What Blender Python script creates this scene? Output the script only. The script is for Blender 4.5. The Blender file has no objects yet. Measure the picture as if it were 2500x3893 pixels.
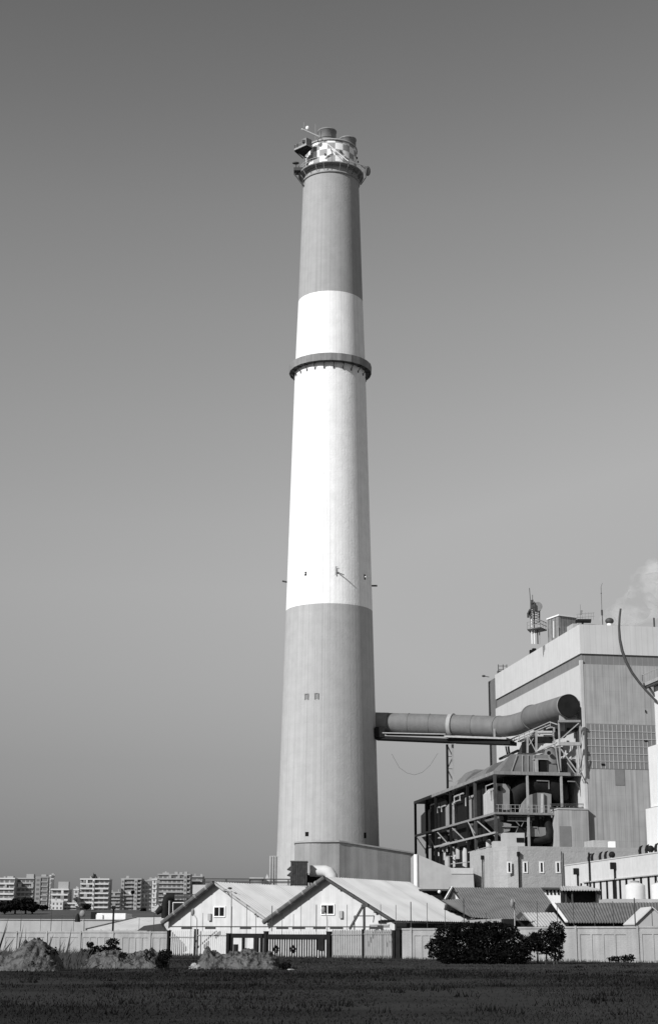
import bpy, math, random
from mathutils import Vector, Matrix, noise
random.seed(7)
R = math.radians
sc = bpy.context.scene
col = sc.collection

# ------------------------------------------------------------------ camera
CX, CY, FL = 1250.0, 1946.5, 6000.0      # photo centre and focal length in photo pixels
TH = R(15.08); RO = R(0.25); EYE = 1.8
cd = bpy.data.cameras.new("camera"); cam = bpy.data.objects.new("camera", cd); col.objects.link(cam)
cd.sensor_fit = 'VERTICAL'; cd.sensor_height = 36.0; cd.lens = FL/3893*36.0
cd.clip_start = 0.5; cd.clip_end = 9000
MC = Matrix.Rotation(R(90)+TH, 3, 'X') @ Matrix.Rotation(RO, 3, 'Z')
cam.matrix_world = Matrix.Translation((0, 0, EYE)) @ MC.to_4x4()
sc.camera = cam

# ------------------------------------------------------------------ light
SUN_EL, SUN_AZ = 32.0, 46.0               # elevation; degrees left of straight behind the camera
sv = Vector((-math.sin(R(SUN_AZ))*math.cos(R(SUN_EL)), -math.cos(R(SUN_AZ))*math.cos(R(SUN_EL)), math.sin(R(SUN_EL))))
w = bpy.data.worlds.new("World"); sc.world = w; w.use_nodes = True
wn = w.node_tree.nodes; wl = w.node_tree.links; wn.clear()
wo = wn.new('ShaderNodeOutputWorld'); bg = wn.new('ShaderNodeBackground'); sky = wn.new('ShaderNodeTexSky')
sky.sky_type = 'NISHITA'; sky.sun_disc = False; sky.sun_elevation = R(SUN_EL); sky.sun_rotation = math.atan2(sv.x, sv.y)
sky.air_density = 1.0; sky.dust_density = 1.5
bw = wn.new('ShaderNodeRGBToBW'); tc = wn.new('ShaderNodeTexCoord'); sx = wn.new('ShaderNodeSeparateXYZ')
ramp = wn.new('ShaderNodeValToRGB'); mul = wn.new('ShaderNodeMath'); mul.operation = 'MULTIPLY'
wl.new(sky.outputs[0], bw.inputs[0]); wl.new(tc.outputs['Generated'], sx.inputs[0])
wl.new(sx.outputs['Z'], ramp.inputs[0])
SKY = [(0.0, .38), (0.041, .40), (0.065, .41), (0.105, .495), (0.154, .655), (0.211, .829), (0.252, .886), (0.315, .908), (0.377, .895), (0.437, .833), (0.493, .72), (0.545, .638), (0.62, .42), (1.0, .30)]
while len(ramp.color_ramp.elements) < len(SKY): ramp.color_ramp.elements.new(0.5)
for e, (p, v) in zip(ramp.color_ramp.elements, SKY): e.position = p; e.color = (v, v, v, 1)
mx = wn.new('ShaderNodeMath'); mx.operation = 'MULTIPLY_ADD'; mx.inputs[1].default_value = 0.25; mx.inputs[2].default_value = 1.0
wl.new(sx.outputs['X'], mx.inputs[0])
m2 = wn.new('ShaderNodeMath'); m2.operation = 'MULTIPLY'
wl.new(bw.outputs[0], mul.inputs[0]); wl.new(ramp.outputs[0], mul.inputs[1])
wl.new(mul.outputs[0], m2.inputs[0]); wl.new(mx.outputs[0], m2.inputs[1])
mn = wn.new('ShaderNodeMath'); mn.operation = 'MINIMUM'; mn.inputs[1].default_value = 2.9
wl.new(m2.outputs[0], mn.inputs[0]); wl.new(mn.outputs[0], bg.inputs[0]); bg.inputs[1].default_value = 0.15
wl.new(bg.outputs[0], wo.inputs[0])
sd = bpy.data.lights.new("sun", 'SUN'); sd.energy = 4.7; sd.angle = R(0.5); sd.color = (1, 1, 1)
so = bpy.data.objects.new("sun", sd); col.objects.link(so); so.rotation_euler = sv.to_track_quat('Z', 'Y').to_euler()
so.location = (-200, -200, 300)
sc.view_settings.view_transform = 'Standard'; sc.view_settings.look = 'None'; sc.view_settings.exposure = 0; sc.view_settings.gamma = 1
sc.render.engine = 'CYCLES'; sc.cycles.max_bounces = 6; sc.cycles.volume_bounces = 4; sc.cycles.volume_step_rate = 1

# ------------------------------------------------------------------ measuring helpers
def ray(px, py):
    return MC @ Vector(((px-CX)/FL, (CY-py)/FL, -1.0))
def P(px, py, Y):                          # the point seen at a photo pixel, Y metres away
    d = ray(px, py); t = Y/d.y
    return Vector((d.x*t, Y, EYE+d.z*t))
def hit(px, py, p0, n):                    # the point seen at a photo pixel on a plane
    d = ray(px, py); o = Vector((0, 0, EYE)); t = (Vector(p0)-o).dot(n)/d.dot(n)
    return o + d*t
U = Vector((.987, .160, 0)); V = Vector((-.160, .987, 0)); ZZ = Vector((0, 0, 1))

# ------------------------------------------------------------------ materials
def nd(nt, t, **k):
    n = nt.nodes.new(t)
    for a, b in k.items(): setattr(n, a, b)
    return n
def mth(nt, op, a, b=None, c=None):
    n = nd(nt, 'ShaderNodeMath', operation=op)
    for i, x in enumerate((a, b, c)):
        if x is None: continue
        if hasattr(x, 'links') or hasattr(x, 'is_linked'): nt.links.new(x, n.inputs[i])
        else: n.inputs[i].default_value = x
    return n.outputs[0]
def mat(name, v, rough=.85, n=.12, scale=1.0, streak=0.0, sscale=1.5, bump=0.0, bscale=6.0, seams=(), metal=0.0, ring=None, spec=.3, blot=None, bst=None):
    m = bpy.data.materials.new(name); m.use_nodes = True; nt = m.node_tree; L = nt.links
    b = nt.nodes['Principled BSDF']; b.inputs['Roughness'].default_value = rough; b.inputs['Metallic'].default_value = metal
    b.inputs['Specular IOR Level'].default_value = spec
    g = nd(nt, 'ShaderNodeNewGeometry'); pos = g.outputs['Position']
    sep = nd(nt, 'ShaderNodeSeparateXYZ'); L.new(pos, sep.inputs[0])
    nz = nd(nt, 'ShaderNodeTexNoise'); nz.inputs['Scale'].default_value = scale; nz.inputs['Detail'].default_value = 6
    L.new(pos, nz.inputs['Vector'])
    base = v
    val = mth(nt, 'MULTIPLY_ADD', nz.outputs[0], 2*n*2, 1-2*n)
    if streak:
        mp = nd(nt, 'ShaderNodeMapping'); mp.inputs['Scale'].default_value = (sscale, sscale, sscale*.035); L.new(pos, mp.inputs[0])
        n2 = nd(nt, 'ShaderNodeTexNoise'); n2.inputs['Scale'].default_value = 1; n2.inputs['Detail'].default_value = 5
        L.new(mp.outputs[0], n2.inputs['Vector'])
        val = mth(nt, 'MULTIPLY', val, mth(nt, 'MULTIPLY_ADD', n2.outputs[0], 4*streak, 1-2*streak))
    for (dx, dy, dz, sp, wd, dp) in seams:
        dt = nd(nt, 'ShaderNodeVectorMath', operation='DOT_PRODUCT'); L.new(pos, dt.inputs[0]); dt.inputs[1].default_value = (dx/sp, dy/sp, dz/sp)
        fr = mth(nt, 'FRACT', mth(nt, 'ADD', dt.outputs['Value'], 1000.0))
        val = mth(nt, 'MULTIPLY', val, mth(nt, 'MULTIPLY_ADD', mth(nt, 'LESS_THAN', fr, wd), -dp, 1.0))
    if blot:
        bs, bt, bv = blot
        n3 = nd(nt, 'ShaderNodeTexNoise'); n3.inputs['Scale'].default_value = bs; n3.inputs['Detail'].default_value = 8; n3.inputs['Roughness'].default_value = .65
        if bst:
            mp3 = nd(nt, 'ShaderNodeMapping'); mp3.inputs['Scale'].default_value = bst; L.new(pos, mp3.inputs[0]); L.new(mp3.outputs[0], n3.inputs['Vector'])
        else: L.new(pos, n3.inputs['Vector'])
        mr = nd(nt, 'ShaderNodeMapRange', interpolation_type='SMOOTHSTEP'); mr.inputs[1].default_value = bt-.06; mr.inputs[2].default_value = bt+.06
        L.new(n3.outputs[0], mr.inputs[0])
        val = mth(nt, 'MULTIPLY', val, mth(nt, 'MULTIPLY_ADD', mr.outputs[0], bv-1, 1.0))
    if ring:
        base = ring(nt, sep, pos)
        val = mth(nt, 'MULTIPLY', val, base)
    else:
        val = mth(nt, 'MULTIPLY', val, v)
    cm = nd(nt, 'ShaderNodeCombineColor'); [L.new(val, cm.inputs[i]) for i in range(3)]
    L.new(cm.outputs[0], b.inputs['Base Color'])
    if bump:
        bp = nd(nt, 'ShaderNodeBump'); bp.inputs['Strength'].default_value = bump; bp.inputs['Distance'].default_value = .3
        nb = nd(nt, 'ShaderNodeTexNoise'); nb.inputs['Scale'].default_value = bscale; nb.inputs['Detail'].default_value = 6
        L.new(pos, nb.inputs['Vector']); L.new(nb.outputs[0], bp.inputs['Height']); L.new(bp.outputs[0], b.inputs['Normal'])
    return m
CHX = P(1251, 2300, 280).x; CHY = 280.0
def chim_paint(nt, sep, pos):
    z = sep.outputs['Z']
    g1 = mth(nt, 'GREATER_THAN', z, ZB1); g2 = mth(nt, 'GREATER_THAN', z, ZB2)
    v = mth(nt, 'MULTIPLY_ADD', g1, .86-.405, .405)
    v = mth(nt, 'MULTIPLY_ADD', g2, .358-.86, v)
    # form-board seams round the shaft
    a = mth(nt, 'ARCTAN2', mth(nt, 'SUBTRACT', sep.outputs['Y'], CHY), mth(nt, 'SUBTRACT', sep.outputs['X'], CHX))
    fr = mth(nt, 'FRACT', mth(nt, 'MULTIPLY', a, 40/6.28318))
    v = mth(nt, 'MULTIPLY', v, mth(nt, 'MULTIPLY_ADD', mth(nt, 'LESS_THAN', fr, .05), -.2, 1.0))
    cmb = nd(nt, 'ShaderNodeCombineXYZ'); nt.links.new(mth(nt, 'MULTIPLY', a, 34.0), cmb.inputs[0]); nt.links.new(mth(nt, 'MULTIPLY', z, .022), cmb.inputs[1])
    nz = nd(nt, 'ShaderNodeTexNoise'); nz.inputs['Scale'].default_value = 1; nz.inputs['Detail'].default_value = 8; nt.links.new(cmb.outputs[0], nz.inputs['Vector'])
    v = mth(nt, 'MULTIPLY', v, mth(nt, 'MULTIPLY_ADD', nz.outputs[0], .44, .78))
    fz = mth(nt, 'FRACT', mth(nt, 'MULTIPLY', z, 1/2.5))
    return mth(nt, 'MULTIPLY', v, mth(nt, 'MULTIPLY_ADD', mth(nt, 'LESS_THAN', fz, .05), -.02, 1.0))
ZB2 = P(1251, 1104, 280-6.2).z; ZB1 = P(1251, 2293, 280-7.8).z
ZD0, ZD1 = P(1259, 612, 275).z, P(1259, 541, 275).z
def checker(nt, sep, pos):
    a = mth(nt, 'ARCTAN2', mth(nt, 'SUBTRACT', sep.outputs['Y'], CHY), mth(nt, 'SUBTRACT', sep.outputs['X'], CHX))
    i = mth(nt, 'FLOOR', mth(nt, 'MULTIPLY_ADD', a, 20/6.28318, 100.5))
    j = mth(nt, 'FLOOR', mth(nt, 'MULTIPLY_ADD', sep.outputs['Z'], 3/(ZD1-ZD0), -ZD0*3/(ZD1-ZD0)+100))
    p = mth(nt, 'MODULO', mth(nt, 'ADD', i, j), 2.0)
    return mth(nt, 'MULTIPLY_ADD', p, -.60, .95)
M = dict(
 chim=mat('weathered painted concrete', .4, n=.07, scale=.6, ring=chim_paint, bump=.15, bscale=3),
 check=mat('checkered drum paint', .4, n=.08, scale=2, ring=checker),
 ringc=mat('gallery concrete', .23, n=.16, scale=.8, streak=.2, sscale=3),
 flue=mat('sooty flue steel', .24, n=.2, scale=.7, streak=.25, sscale=2, rough=.6),
 white=mat('white paint', .82, n=.06, scale=2, streak=.05),
 hallw=mat('white hall render', .58, n=.06, scale=2, streak=.06),
 towerw=mat('white tower render', .66, n=.05, scale=1, streak=.04),
 endc=mat('dark duct end cover', .02, n=.3, spec=.05, rough=1),
 dusty=mat('dusty pales', .22, n=.2, scale=2),
 pale=mat('pale render', 0.5, n=.08, scale=.8, streak=.07, sscale=1.0, bump=.1),
 pale2=mat('pale panel', 0.4, n=.10, scale=.8, streak=.10, sscale=1.5),
 shedwall=mat('pale shed wall', 0.56, n=.09, scale=.9, streak=.10, sscale=2, seams=((-.848, .53, 0, 1.3, .05, .10),)),
 shedroof=mat('pale corrugated roof sheet', 0.55, n=.10, scale=.5, streak=0, seams=((.53, .848, 0, .55, .22, .16), (.53, .848, 0, 3.3, .03, .12))),
 darkroof=mat('weathered corrugated roof sheet', 0.135, n=.22, scale=.8),
 grey=mat('grey concrete', .36, n=.12, scale=.6, streak=.14, sscale=.8, bump=.15),
 greyd=mat('streaked dark concrete', 0.3, n=.12, scale=.5, streak=.24, sscale=.9, bump=.15, seams=((1, 0, 0, 2.4, .02, .25),)),
 blockc=mat('grey render', 0.36, n=.10, scale=1.2, streak=.05, bump=.2, bscale=4, seams=((0, 0, 1, 3.2, .02, .12),)),
 clad=mat('pale cladding', .55, n=.05, scale=.5, streak=.06, seams=((V.x, V.y, 0, .9, .06, .05), (U.x, U.y, 0, .95, .05, .22))),
 clad2=mat('grey cladding', 0.335, n=.10, scale=.5, streak=.20, sscale=2.5, seams=((U.x, U.y, 0, .95, .08, .22), (0, 0, 1, 2.3, .02, .1))),
 cladl=mat('smooth pale cladding', 0.52, n=.05, scale=.5, streak=.05, seams=((V.x, V.y, 0, 1.2, .04, .06),)),
 cladd=mat('dark cladding', .19, n=.08, scale=.5, streak=.08, seams=((U.x, U.y, 0, .95, .06, -.5),)),
 bay=mat('dark end bay cladding', .15, n=.1, scale=.3, streak=.1),
 glass=mat('dusty dark glazing', .20, rough=.35, n=.1, scale=1.2, spec=.5),
 mull=mat('pale mullion', .42, n=.1),
 steel=mat('pale painted steel', 0.34, n=.15, scale=2, rough=.6),
 dsteel=mat('dark painted steel', .06, n=.25, scale=2, rough=.6),
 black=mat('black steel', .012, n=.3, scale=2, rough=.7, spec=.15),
 duct=mat('grey duct casing', .155, n=.12, scale=.5, streak=.12, sscale=1.2, rough=.7, bump=.15, bscale=1.5),
 ductp=mat('pale duct patch', .62, n=.1),
 dark=mat('dark opening', .01, n=.2, rough=.9, spec=.1),
 casing=mat('grey precipitator casing', .25, n=.12, scale=.7, streak=.12, sscale=2, seams=((V.x, V.y, 0, 1.1, .05, .15), (U.x, U.y, 0, 1.1, .05, .15))),
 wall=mat('precast wall concrete', .305, n=.14, scale=.7, streak=.17, sscale=2.2, bump=.2, bscale=8),
 leanroof=mat('faded corrugated sheet', .40, n=.1),
 pales=mat('galvanised pales', .55, n=.12, scale=3, rough=.6),
 rub=mat('dry earth and rubble', .105, n=.35, scale=1.6, bump=.9, bscale=4, blot=(2.6, .56, .4)),
 rock=mat('pale boulder', .34, n=.2, scale=4, bump=.5),
 leaf=mat('dark foliage', .005, n=.5, scale=1.2, rough=.8, spec=.1),
 leafb=mat('dry reed', .05, n=.5, scale=3),
 stem=mat('bark', .05, n=.3, scale=4),
 grass=mat('dark field', .017, n=.12, scale=.35, bump=.3, bscale=6, blot=(.07, .48, 2.0), spec=.05, bst=(.4, 1, 1)),
 blade=mat('grass blades', .0095, n=.25, scale=.5, spec=.03, blot=(.07, .48, 2.0), bst=(.4, 1, 1)),
 dryg=mat('dry grass', .05, n=.3, scale=.5, spec=.05),
 hill=mat('far scrub slope', .085, n=.25, scale=.03, spec=.05),
 yard=mat('yard ground', .12, n=.2, scale=.3),
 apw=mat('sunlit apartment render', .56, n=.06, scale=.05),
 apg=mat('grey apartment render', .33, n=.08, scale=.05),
 apd=mat('shaded apartment recess', .25, n=.15, scale=.08),  # shade of recesses and dark sides put into the colour
 apx=mat('apartment glazing', .14, n=.3, scale=.1, rough=.5),  # this and the two greys above are lightened to paint in haze
)

# ------------------------------------------------------------------ mesh helpers
ORG = {}
class MB:
    def __init__(s): s.v = []; s.f = []; s.sm = []
    def add(s, vs, fs, sm=False):
        o = len(s.v); s.v += [Vector(x) for x in vs]
        for f in fs: s.f.append([i+o for i in f]); s.sm.append(sm)
        return s
    def hexa(s, b, t):                     # four bottom points, four top points
        return s.add(list(b)+list(t), [(3, 2, 1, 0), (4, 5, 6, 7), (0, 1, 5, 4), (1, 2, 6, 5), (2, 3, 7, 6), (3, 0, 4, 7)])
    def box(s, o, u0, u1, v0, v1, z0, z1, u=U, v=V):
        o = Vector((o[0], o[1], 0))
        q = [o+u*a+v*b for a, b in ((u0, v0), (u1, v0), (u1, v1), (u0, v1))]
        return s.hexa([p+ZZ*z0 for p in q], [p+ZZ*z1 for p in q])
    def abox(s, x0, x1, y0, y1, z0, z1):
        return s.box((0, 0), x0, x1, y0, y1, z0, z1, Vector((1, 0, 0)), Vector((0, 1, 0)))
    def bar(s, a, b, w, h=None, up=ZZ):
        a = Vector(a); b = Vector(b); h = h or w; d = (b-a).normalized()
        if abs(d.dot(up)) > .98: up = V
        x = d.cross(up).normalized()*w/2; y = x.cross(d).normalized()*h/2
        return s.hexa([a-x-y, a+x-y, a+x+y, a-x+y], [b-x-y, b+x-y, b+x+y, b-x+y])
    def tube(s, pts, r, seg=12, cap=True, sm=True):
        pts = [Vector(p) for p in pts]; n = len(pts); rs = r if isinstance(r, (list, tuple)) else [r]*n
        vs = []; up = ZZ; fs = []
        for i, p in enumerate(pts):
            d = (pts[min(i+1, n-1)]-pts[max(i-1, 0)]).normalized()
            if i == 0:
                x = d.cross(ZZ)
                if x.length < .1: x = d.cross(V)
                x.normalize()
            else: x = (x-d*x.dot(d)).normalized()
            y = d.cross(x)
            for k in range(seg):
                a = 2*math.pi*k/seg; vs.append(p+(x*math.cos(a)+y*math.sin(a))*rs[i])
        for i in range(n-1):
            for k in range(seg):
                k2 = (k+1) % seg; fs.append((i*seg+k, i*seg+k2, (i+1)*seg+k2, (i+1)*seg+k))
        s.add(vs, fs, sm)
        if cap: s.add([v for v in vs[:seg]], [tuple(range(seg))[::-1]]); s.add([v for v in vs[-seg:]], [tuple(range(seg))])
        return s
    def lathe(s, c, prof, seg=48, a0=0, a1=2*math.pi, sm=True):
        full = abs(a1-a0-2*math.pi) < 1e-6; m = seg if full else seg+1; vs = []
        for r, z in prof:
            for k in range(m):
                a = a0+(a1-a0)*k/seg; vs.append((c[0]+r*math.cos(a), c[1]+r*math.sin(a), z))
        fs = []
        for i in range(len(prof)-1):
            for k in range(seg):
                k2 = (k+1) % m; fs.append((i*m+k, i*m+k2, (i+1)*m+k2, (i+1)*m+k))
        return s.add(vs, fs, sm)
    def poly(s, pts, ext):                 # polygon extruded by a vector
        pts = [Vector(p) for p in pts]; n = len(pts); ext = Vector(ext)
        return s.add(pts+[p+ext for p in pts], [tuple(range(n))[::-1], tuple(range(n, 2*n))]+[(i, (i+1) % n, n+(i+1) % n, n+i) for i in range(n)])
    def plan(s, pts, z0, z1): return s.poly([(p[0], p[1], z0) for p in pts], (0, 0, z1-z0))
    def corr(s, a, b, c, d, pitch=.25, amp=.035, th=.05):   # corrugated sheet: top edge a-b, bottom edge d-c
        a, b, c, d = map(Vector, (a, b, c, d)); nrm = (b-a).cross(d-a).normalized()
        if nrm.z < 0: nrm = -nrm
        n = max(2, int(max((b-a).length, (c-d).length)/pitch*4)); vs = []
        for lay in (0, -th):
            for i in range(n+1):
                t = i/n; o = nrm*(amp*math.cos(i*math.pi/2)+lay)
                vs += [a.lerp(b, t)+o, d.lerp(c, t)+o]
        m = 2*(n+1); fs = []
        for i in range(n):
            fs.append((2*i, 2*i+1, 2*i+3, 2*i+2)); fs.append((m+2*i, m+2*i+2, m+2*i+3, m+2*i+1))
            fs.append((2*i+1, m+2*i+1, m+2*i+3, 2*i+3)); fs.append((2*i, 2*i+2, m+2*i+2, m+2*i))
        fs += [(0, m, m+1, 1), (2*n, 2*n+1, m+2*n+1, m+2*n)]
        return s.add(vs, fs)
    def ball(s, c, r, seg=10, sq=(1, 1, 1), jit=0, sm=True):
        c = Vector(c); vs = []; fs = []; rings = seg//2+1
        for i in range(rings+1):
            p = math.pi*i/rings
            for k in range(seg):
                a = 2*math.pi*k/seg; d = Vector((math.sin(p)*math.cos(a), math.sin(p)*math.sin(a), math.cos(p)))
                q = 1+jit*noise.noise(d*1.7+c)
                vs.append(c+Vector((d.x*sq[0], d.y*sq[1], d.z*sq[2]))*r*q)
        for i in range(rings):
            for k in range(seg):
                k2 = (k+1) % seg; fs.append((i*seg+k, (i+1)*seg+k, (i+1)*seg+k2, i*seg+k2))
        return s.add(vs, fs, sm)
    def build(s, name, m, parent=None, kind=None, label=None):
        o0 = ORG.get(parent.name, Vector()) if parent else Vector()
        me = bpy.data.meshes.new(name); me.from_pydata([v-o0 for v in s.v], [], s.f); me.validate()
        if len(me.polygons) == len(s.sm): me.polygons.foreach_set('use_smooth', s.sm)
        me.materials.append(m); me.update()
        o = bpy.data.objects.new(name, me); col.objects.link(o)
        if parent: o.parent = parent; ORG[o.name] = o0.copy()
        if kind: o['kind'] = kind
        if label: o['label'] = label
        return o
def thing(name, loc, label, cat, group=None):
    o = bpy.data.objects.new(name, None); col.objects.link(o); o.location = loc; o.empty_display_size = .5
    o['label'] = label; o['category'] = cat
    if group: o['group'] = group
    ORG[o.name] = Vector(loc); return o
def tag(o, label, cat, group=None):
    o['label'] = label; o['category'] = cat
    if group: o['group'] = group
    return o
def fo(x, y, z=0): return Vector((x, y, z))

# ================================================================== SETTING
g = MB()
nx, ny = 60, 60
def gz(x, y):
    if y > 128: return 0.0
    if abs(x) > 58: return 0.0
    return .22*noise.noise(Vector((x*.03, y*.03, 3)))*min(1, max(0, (128-y)/25)) - .0
xs = [-60+120*i/nx for i in range(nx+1)]; ys = [20+165*j/ny for j in range(ny+1)]
g.add([(x*(1 if y > 25 else 1), y, gz(x, y) if abs(x) < 59 else 0) for y in ys for x in xs],
      [(j*(nx+1)+i, j*(nx+1)+i+1, (j+1)*(nx+1)+i+1, (j+1)*(nx+1)+i) for j in range(ny) for i in range(nx)], True)
g.build('field', M['grass'], kind='structure')
g = MB().add([(-5000, -3000, -.35), (5000, -3000, -.35), (5000, 7000, -.35), (-5000, 7000, -.35)], [(0, 1, 2, 3)]); g.build('ground', M['hill'], kind='structure')
g = MB().add([(-300, 110, -.12), (300, 110, -.12), (300, 520, -.12), (-300, 520, -.12)], [(0, 1, 2, 3)]); g.build('yard_ground', M['yard'], kind='structure')
# far slope behind the plant
g = MB(); hx = [-900+45*i for i in range(31)]; prof = [(300, -.3), (420, 1.5), (560, 6.5), (660, 11), (705, 12.7), (760, 12.9), (1100, 12.9), (1900, 12.9), (1950, -1)]
g.add([(x, y+12*noise.noise(Vector((x*.01, y, 0))), z+(.7*noise.noise(Vector((x*.02, y*.01, 5))) if z > 3 else 0)) for y, z in prof for x in hx],
      [(j*31+i, j*31+i+1, (j+1)*31+i+1, (j+1)*31+i) for j in range(len(prof)-1) for i in range(30)], True)
g.build('hill', M['hill'], kind='structure')

# grass on the field
g = MB(); vs = []; fs = []
for i in range(52000):
    t = random.random(); y = 33*(172/33)**(t**.8); x = random.uniform(-.235, .235)*y
    if y > 152-.55*x*(1 if x < 0 else 1.6)+(-8 if x < 0 else -10): continue
    if y > 95 and random.random() < .6: continue
    den = noise.noise(Vector((x*.12, y*.08, 1)))
    if den < -.25 and random.random() < .7: continue
    h = random.uniform(.03, .075)*(1+1.2*max(0, den))*(1+y/150); z = gz(x, y)-.02; a = random.uniform(0, 3.14); ww = .012*(1+y/45)
    dx, dy = math.cos(a)*ww, math.sin(a)*ww; lx, ly = random.uniform(-.5, .5)*h, random.uniform(-.5, .5)*h
    k = len(vs); vs += [(x-dx, y-dy, z), (x+dx, y+dy, z), (x+lx, y+ly, z+h)]; fs.append((k, k+1, k+2))
g.v = [Vector(v) for v in vs]; g.f = fs; g.sm = [False]*len(fs)
o = g.build('grass', M['blade'], kind='stuff'); tag(o, 'short dark grass covering the field in front of the wall', 'grass')

mb = MB(); rnd = random.Random(12)
for i in range(9000):
    x = rnd.uniform(-12, 34); y = rnd.uniform(98, 124)
    if y > 146-.88*x-12 or noise.noise(Vector((x*.06, y*.15, 8))) < -.15: continue
    h = rnd.uniform(.05, .12); w_ = .03; z = gz(x, y)-.02
    mb.add([(x-w_, y, z), (x+w_, y, z), (x+rnd.uniform(-.06, .06), y+rnd.uniform(-.05, .05), z+h)], [(0, 1, 2)])
tag(mb.build('dry_grass', M['dryg'], kind='stuff'), 'paler dry grass on the field towards the wall at right', 'grass')
rnd = random.Random(21); mb = MB()
for i in range(150):
    y = 40+95*rnd.random()**1.2; x = rnd.uniform(-.22, .22)*y; z = gz(x, y)-.02; n_ = rnd.randint(8, 22); rr = rnd.uniform(.1, .5)
    for k in range(n_):
        bx0, by0 = x+rnd.gauss(0, rr), y+rnd.gauss(0, rr); h = rnd.uniform(.08, .24); w_ = .012*(1+y/60)
        mb.add([(bx0-w_, by0, z), (bx0+w_, by0, z), (bx0+rnd.uniform(-.1, .1), by0+rnd.uniform(-.1, .1), z+h)], [(0, 1, 2)])
tag(mb.build('weeds', M['leaf'], kind='stuff'), 'scattered darker weed tufts in the field grass', 'weeds')

# ================================================================== CHIMNEY
ch = thing('chimney', (CHX, CHY, 0), 'very tall concrete power station chimney in grey and white bands', 'chimney')
prof = [(9.35, -.2), (8.87, 16.7), (7.80, ZB1), (6.62, 104.5), (6.12, ZB2), (5.42, 142.6), (5.42, 143.1)]
pp = []
for (r0, z0), (r1, z1) in zip(prof[:-1], prof[1:]):
    for k in range(6): t = k/6; pp.append((r0+(r1-r0)*t, z0+(z1-z0)*t))
pp.append(prof[-1])
MB().lathe((CHX, CHY), pp, 96).build('shaft', M['chim'], ch)
# neck above the lip
zl = P(1251, 651, 274.7).z
MB().lathe((CHX, CHY), [(5.42, 143.1), (5.62, 143.15), (5.62, 143.45), (5.3, 143.5)], 72).build('lip', M['greyd'], ch)
MB().lathe((CHX, CHY), [(5.28, 143.3), (5.2, 145.2)], 72).build('neck', M['grey'], ch)
# mid gallery: 24 flat panels, deck, brackets
zt, zb = P(1251, 1340, 272.2).z, P(1251, 1367, 272.2).z
gal = MB().lathe((CHX, CHY), [(7.72, zb), (7.78, zt)], 24, sm=False)
gal.lathe((CHX, CHY), [(7.66, zt), (7.66, zb)], 24, sm=False); gal.lathe((CHX, CHY), [(7.78, zt), (7.66, zt)], 24, sm=False)
gm = gal.build('gallery', M['ringc'], ch)
MB().lathe((CHX, CHY), [(7.64, zb+.02), (7.64, zb+.14), (6.6, zb+.14)], 24, sm=False).lathe((CHX, CHY), [(6.6, zb+.02), (7.64, zb+.02)], 24, sm=False).build('deck', M['dsteel'], gm)
for k in range(24):
    a = 2*math.pi*(k+.35)/24; d = Vector((math.cos(a), math.sin(a), 0)); c = Vector((CHX, CHY, 0))
    b = MB(); b.bar(c+d*7.5+ZZ*(zb-.02), c+d*6.68+ZZ*(zb-1.05), .10); b.bar(c+d*6.72+ZZ*(zb-1.25), c+d*6.72+ZZ*(zb-.85), .2)
    b.bar(c+d*6.6+ZZ*(zb-.1), c+d*7.6+ZZ*(zb-.1), .1)
    b.build('bracket', M['dsteel'], gm)
# top gallery
zg = P(1255, 617, 273.8).z
tg = MB().lathe((CHX, CHY), [(5.2, zg), (6.3, zg), (6.3, zg+.28), (5.2, zg+.28)], 48).build('gallery', M['ringc'], ch)
rl = MB(); 
for hz_ in (.62, 1.12): rl.lathe((CHX, CHY), [(6.24, zg+.28+hz_-.02), (6.26, zg+.28+hz_), (6.24, zg+.28+hz_+.02), (6.22, zg+.28+hz_), (6.24, zg+.28+hz_-.02)], 48)
rl.build('rail', M['white'], tg)
for k in range(24):
    a = 2*math.pi*(k+.1)/24; d = Vector((math.cos(a), math.sin(a), 0)); c = Vector((CHX, CHY, 0))
    b = MB().bar(c+d*6.28+ZZ*(zg+1.4), c+d*6.28+ZZ*(zg-.15), .05); b.bar(c+d*6.28+ZZ*(zg-.15), c+d*5.36+ZZ*(zg-1.45), .09); b.bar(c+d*5.4+ZZ*(zg-1.65), c+d*5.4+ZZ*(zg-1.2), .2)
    b.build('bracket', M['steel'] if k % 3 else M['dsteel'], tg)
# checkered drum
zr = P(1259, 532, 275).z
dr = MB().lathe((CHX, CHY), [(4.95, zg+.28), (4.95, zr)], 80).build('drum', M['check'], ch)
MB().lathe((CHX, CHY), [(4.95, zr), (5.12, zr), (5.12, zr+.35), (4.6, zr+.45), (3.5, zr+.5), (0, zr+.5)], 80).build('rim', M['steel'], dr)
bx_ = MB()
for (px, py) in ((1293, 571), (1235, 585), (1183, 592), (1358, 560), (1362, 575), (1312, 590)):
    q = P(px, py, 274.9); dd = (Vector((q.x-CHX, 0, 0))); yy = CHY-math.sqrt(max(.5, 5.0**2-(q.x-CHX)**2)); bx_.abox(q.x-.12, q.x+.12, yy-.2, yy+.1, q.z-.18, q.z+.18)
bx_.build('lamp_box', M['dsteel'], dr)
for (px, yy, pyt, r) in ((1243, 277.3, 484, 1.75), (1321, 282.2, 516, 1.65)):
    q = P(px, pyt, yy-r)
    f = MB().lathe((q.x, yy), [(r, zr), (r, q.z-.25), (r+.1, q.z-.22), (r+.1, q.z), (r-.12, q.z), (r-.12, zr+1)], 40).build('flue', M['flue'], ch)
    MB().lathe((q.x, yy), [(r+.02, zr+1.0), (r+.05, zr+1.0), (r+.05, zr+1.12), (r+.02, zr+1.12)], 40).build('band', M['dsteel'], f)
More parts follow.
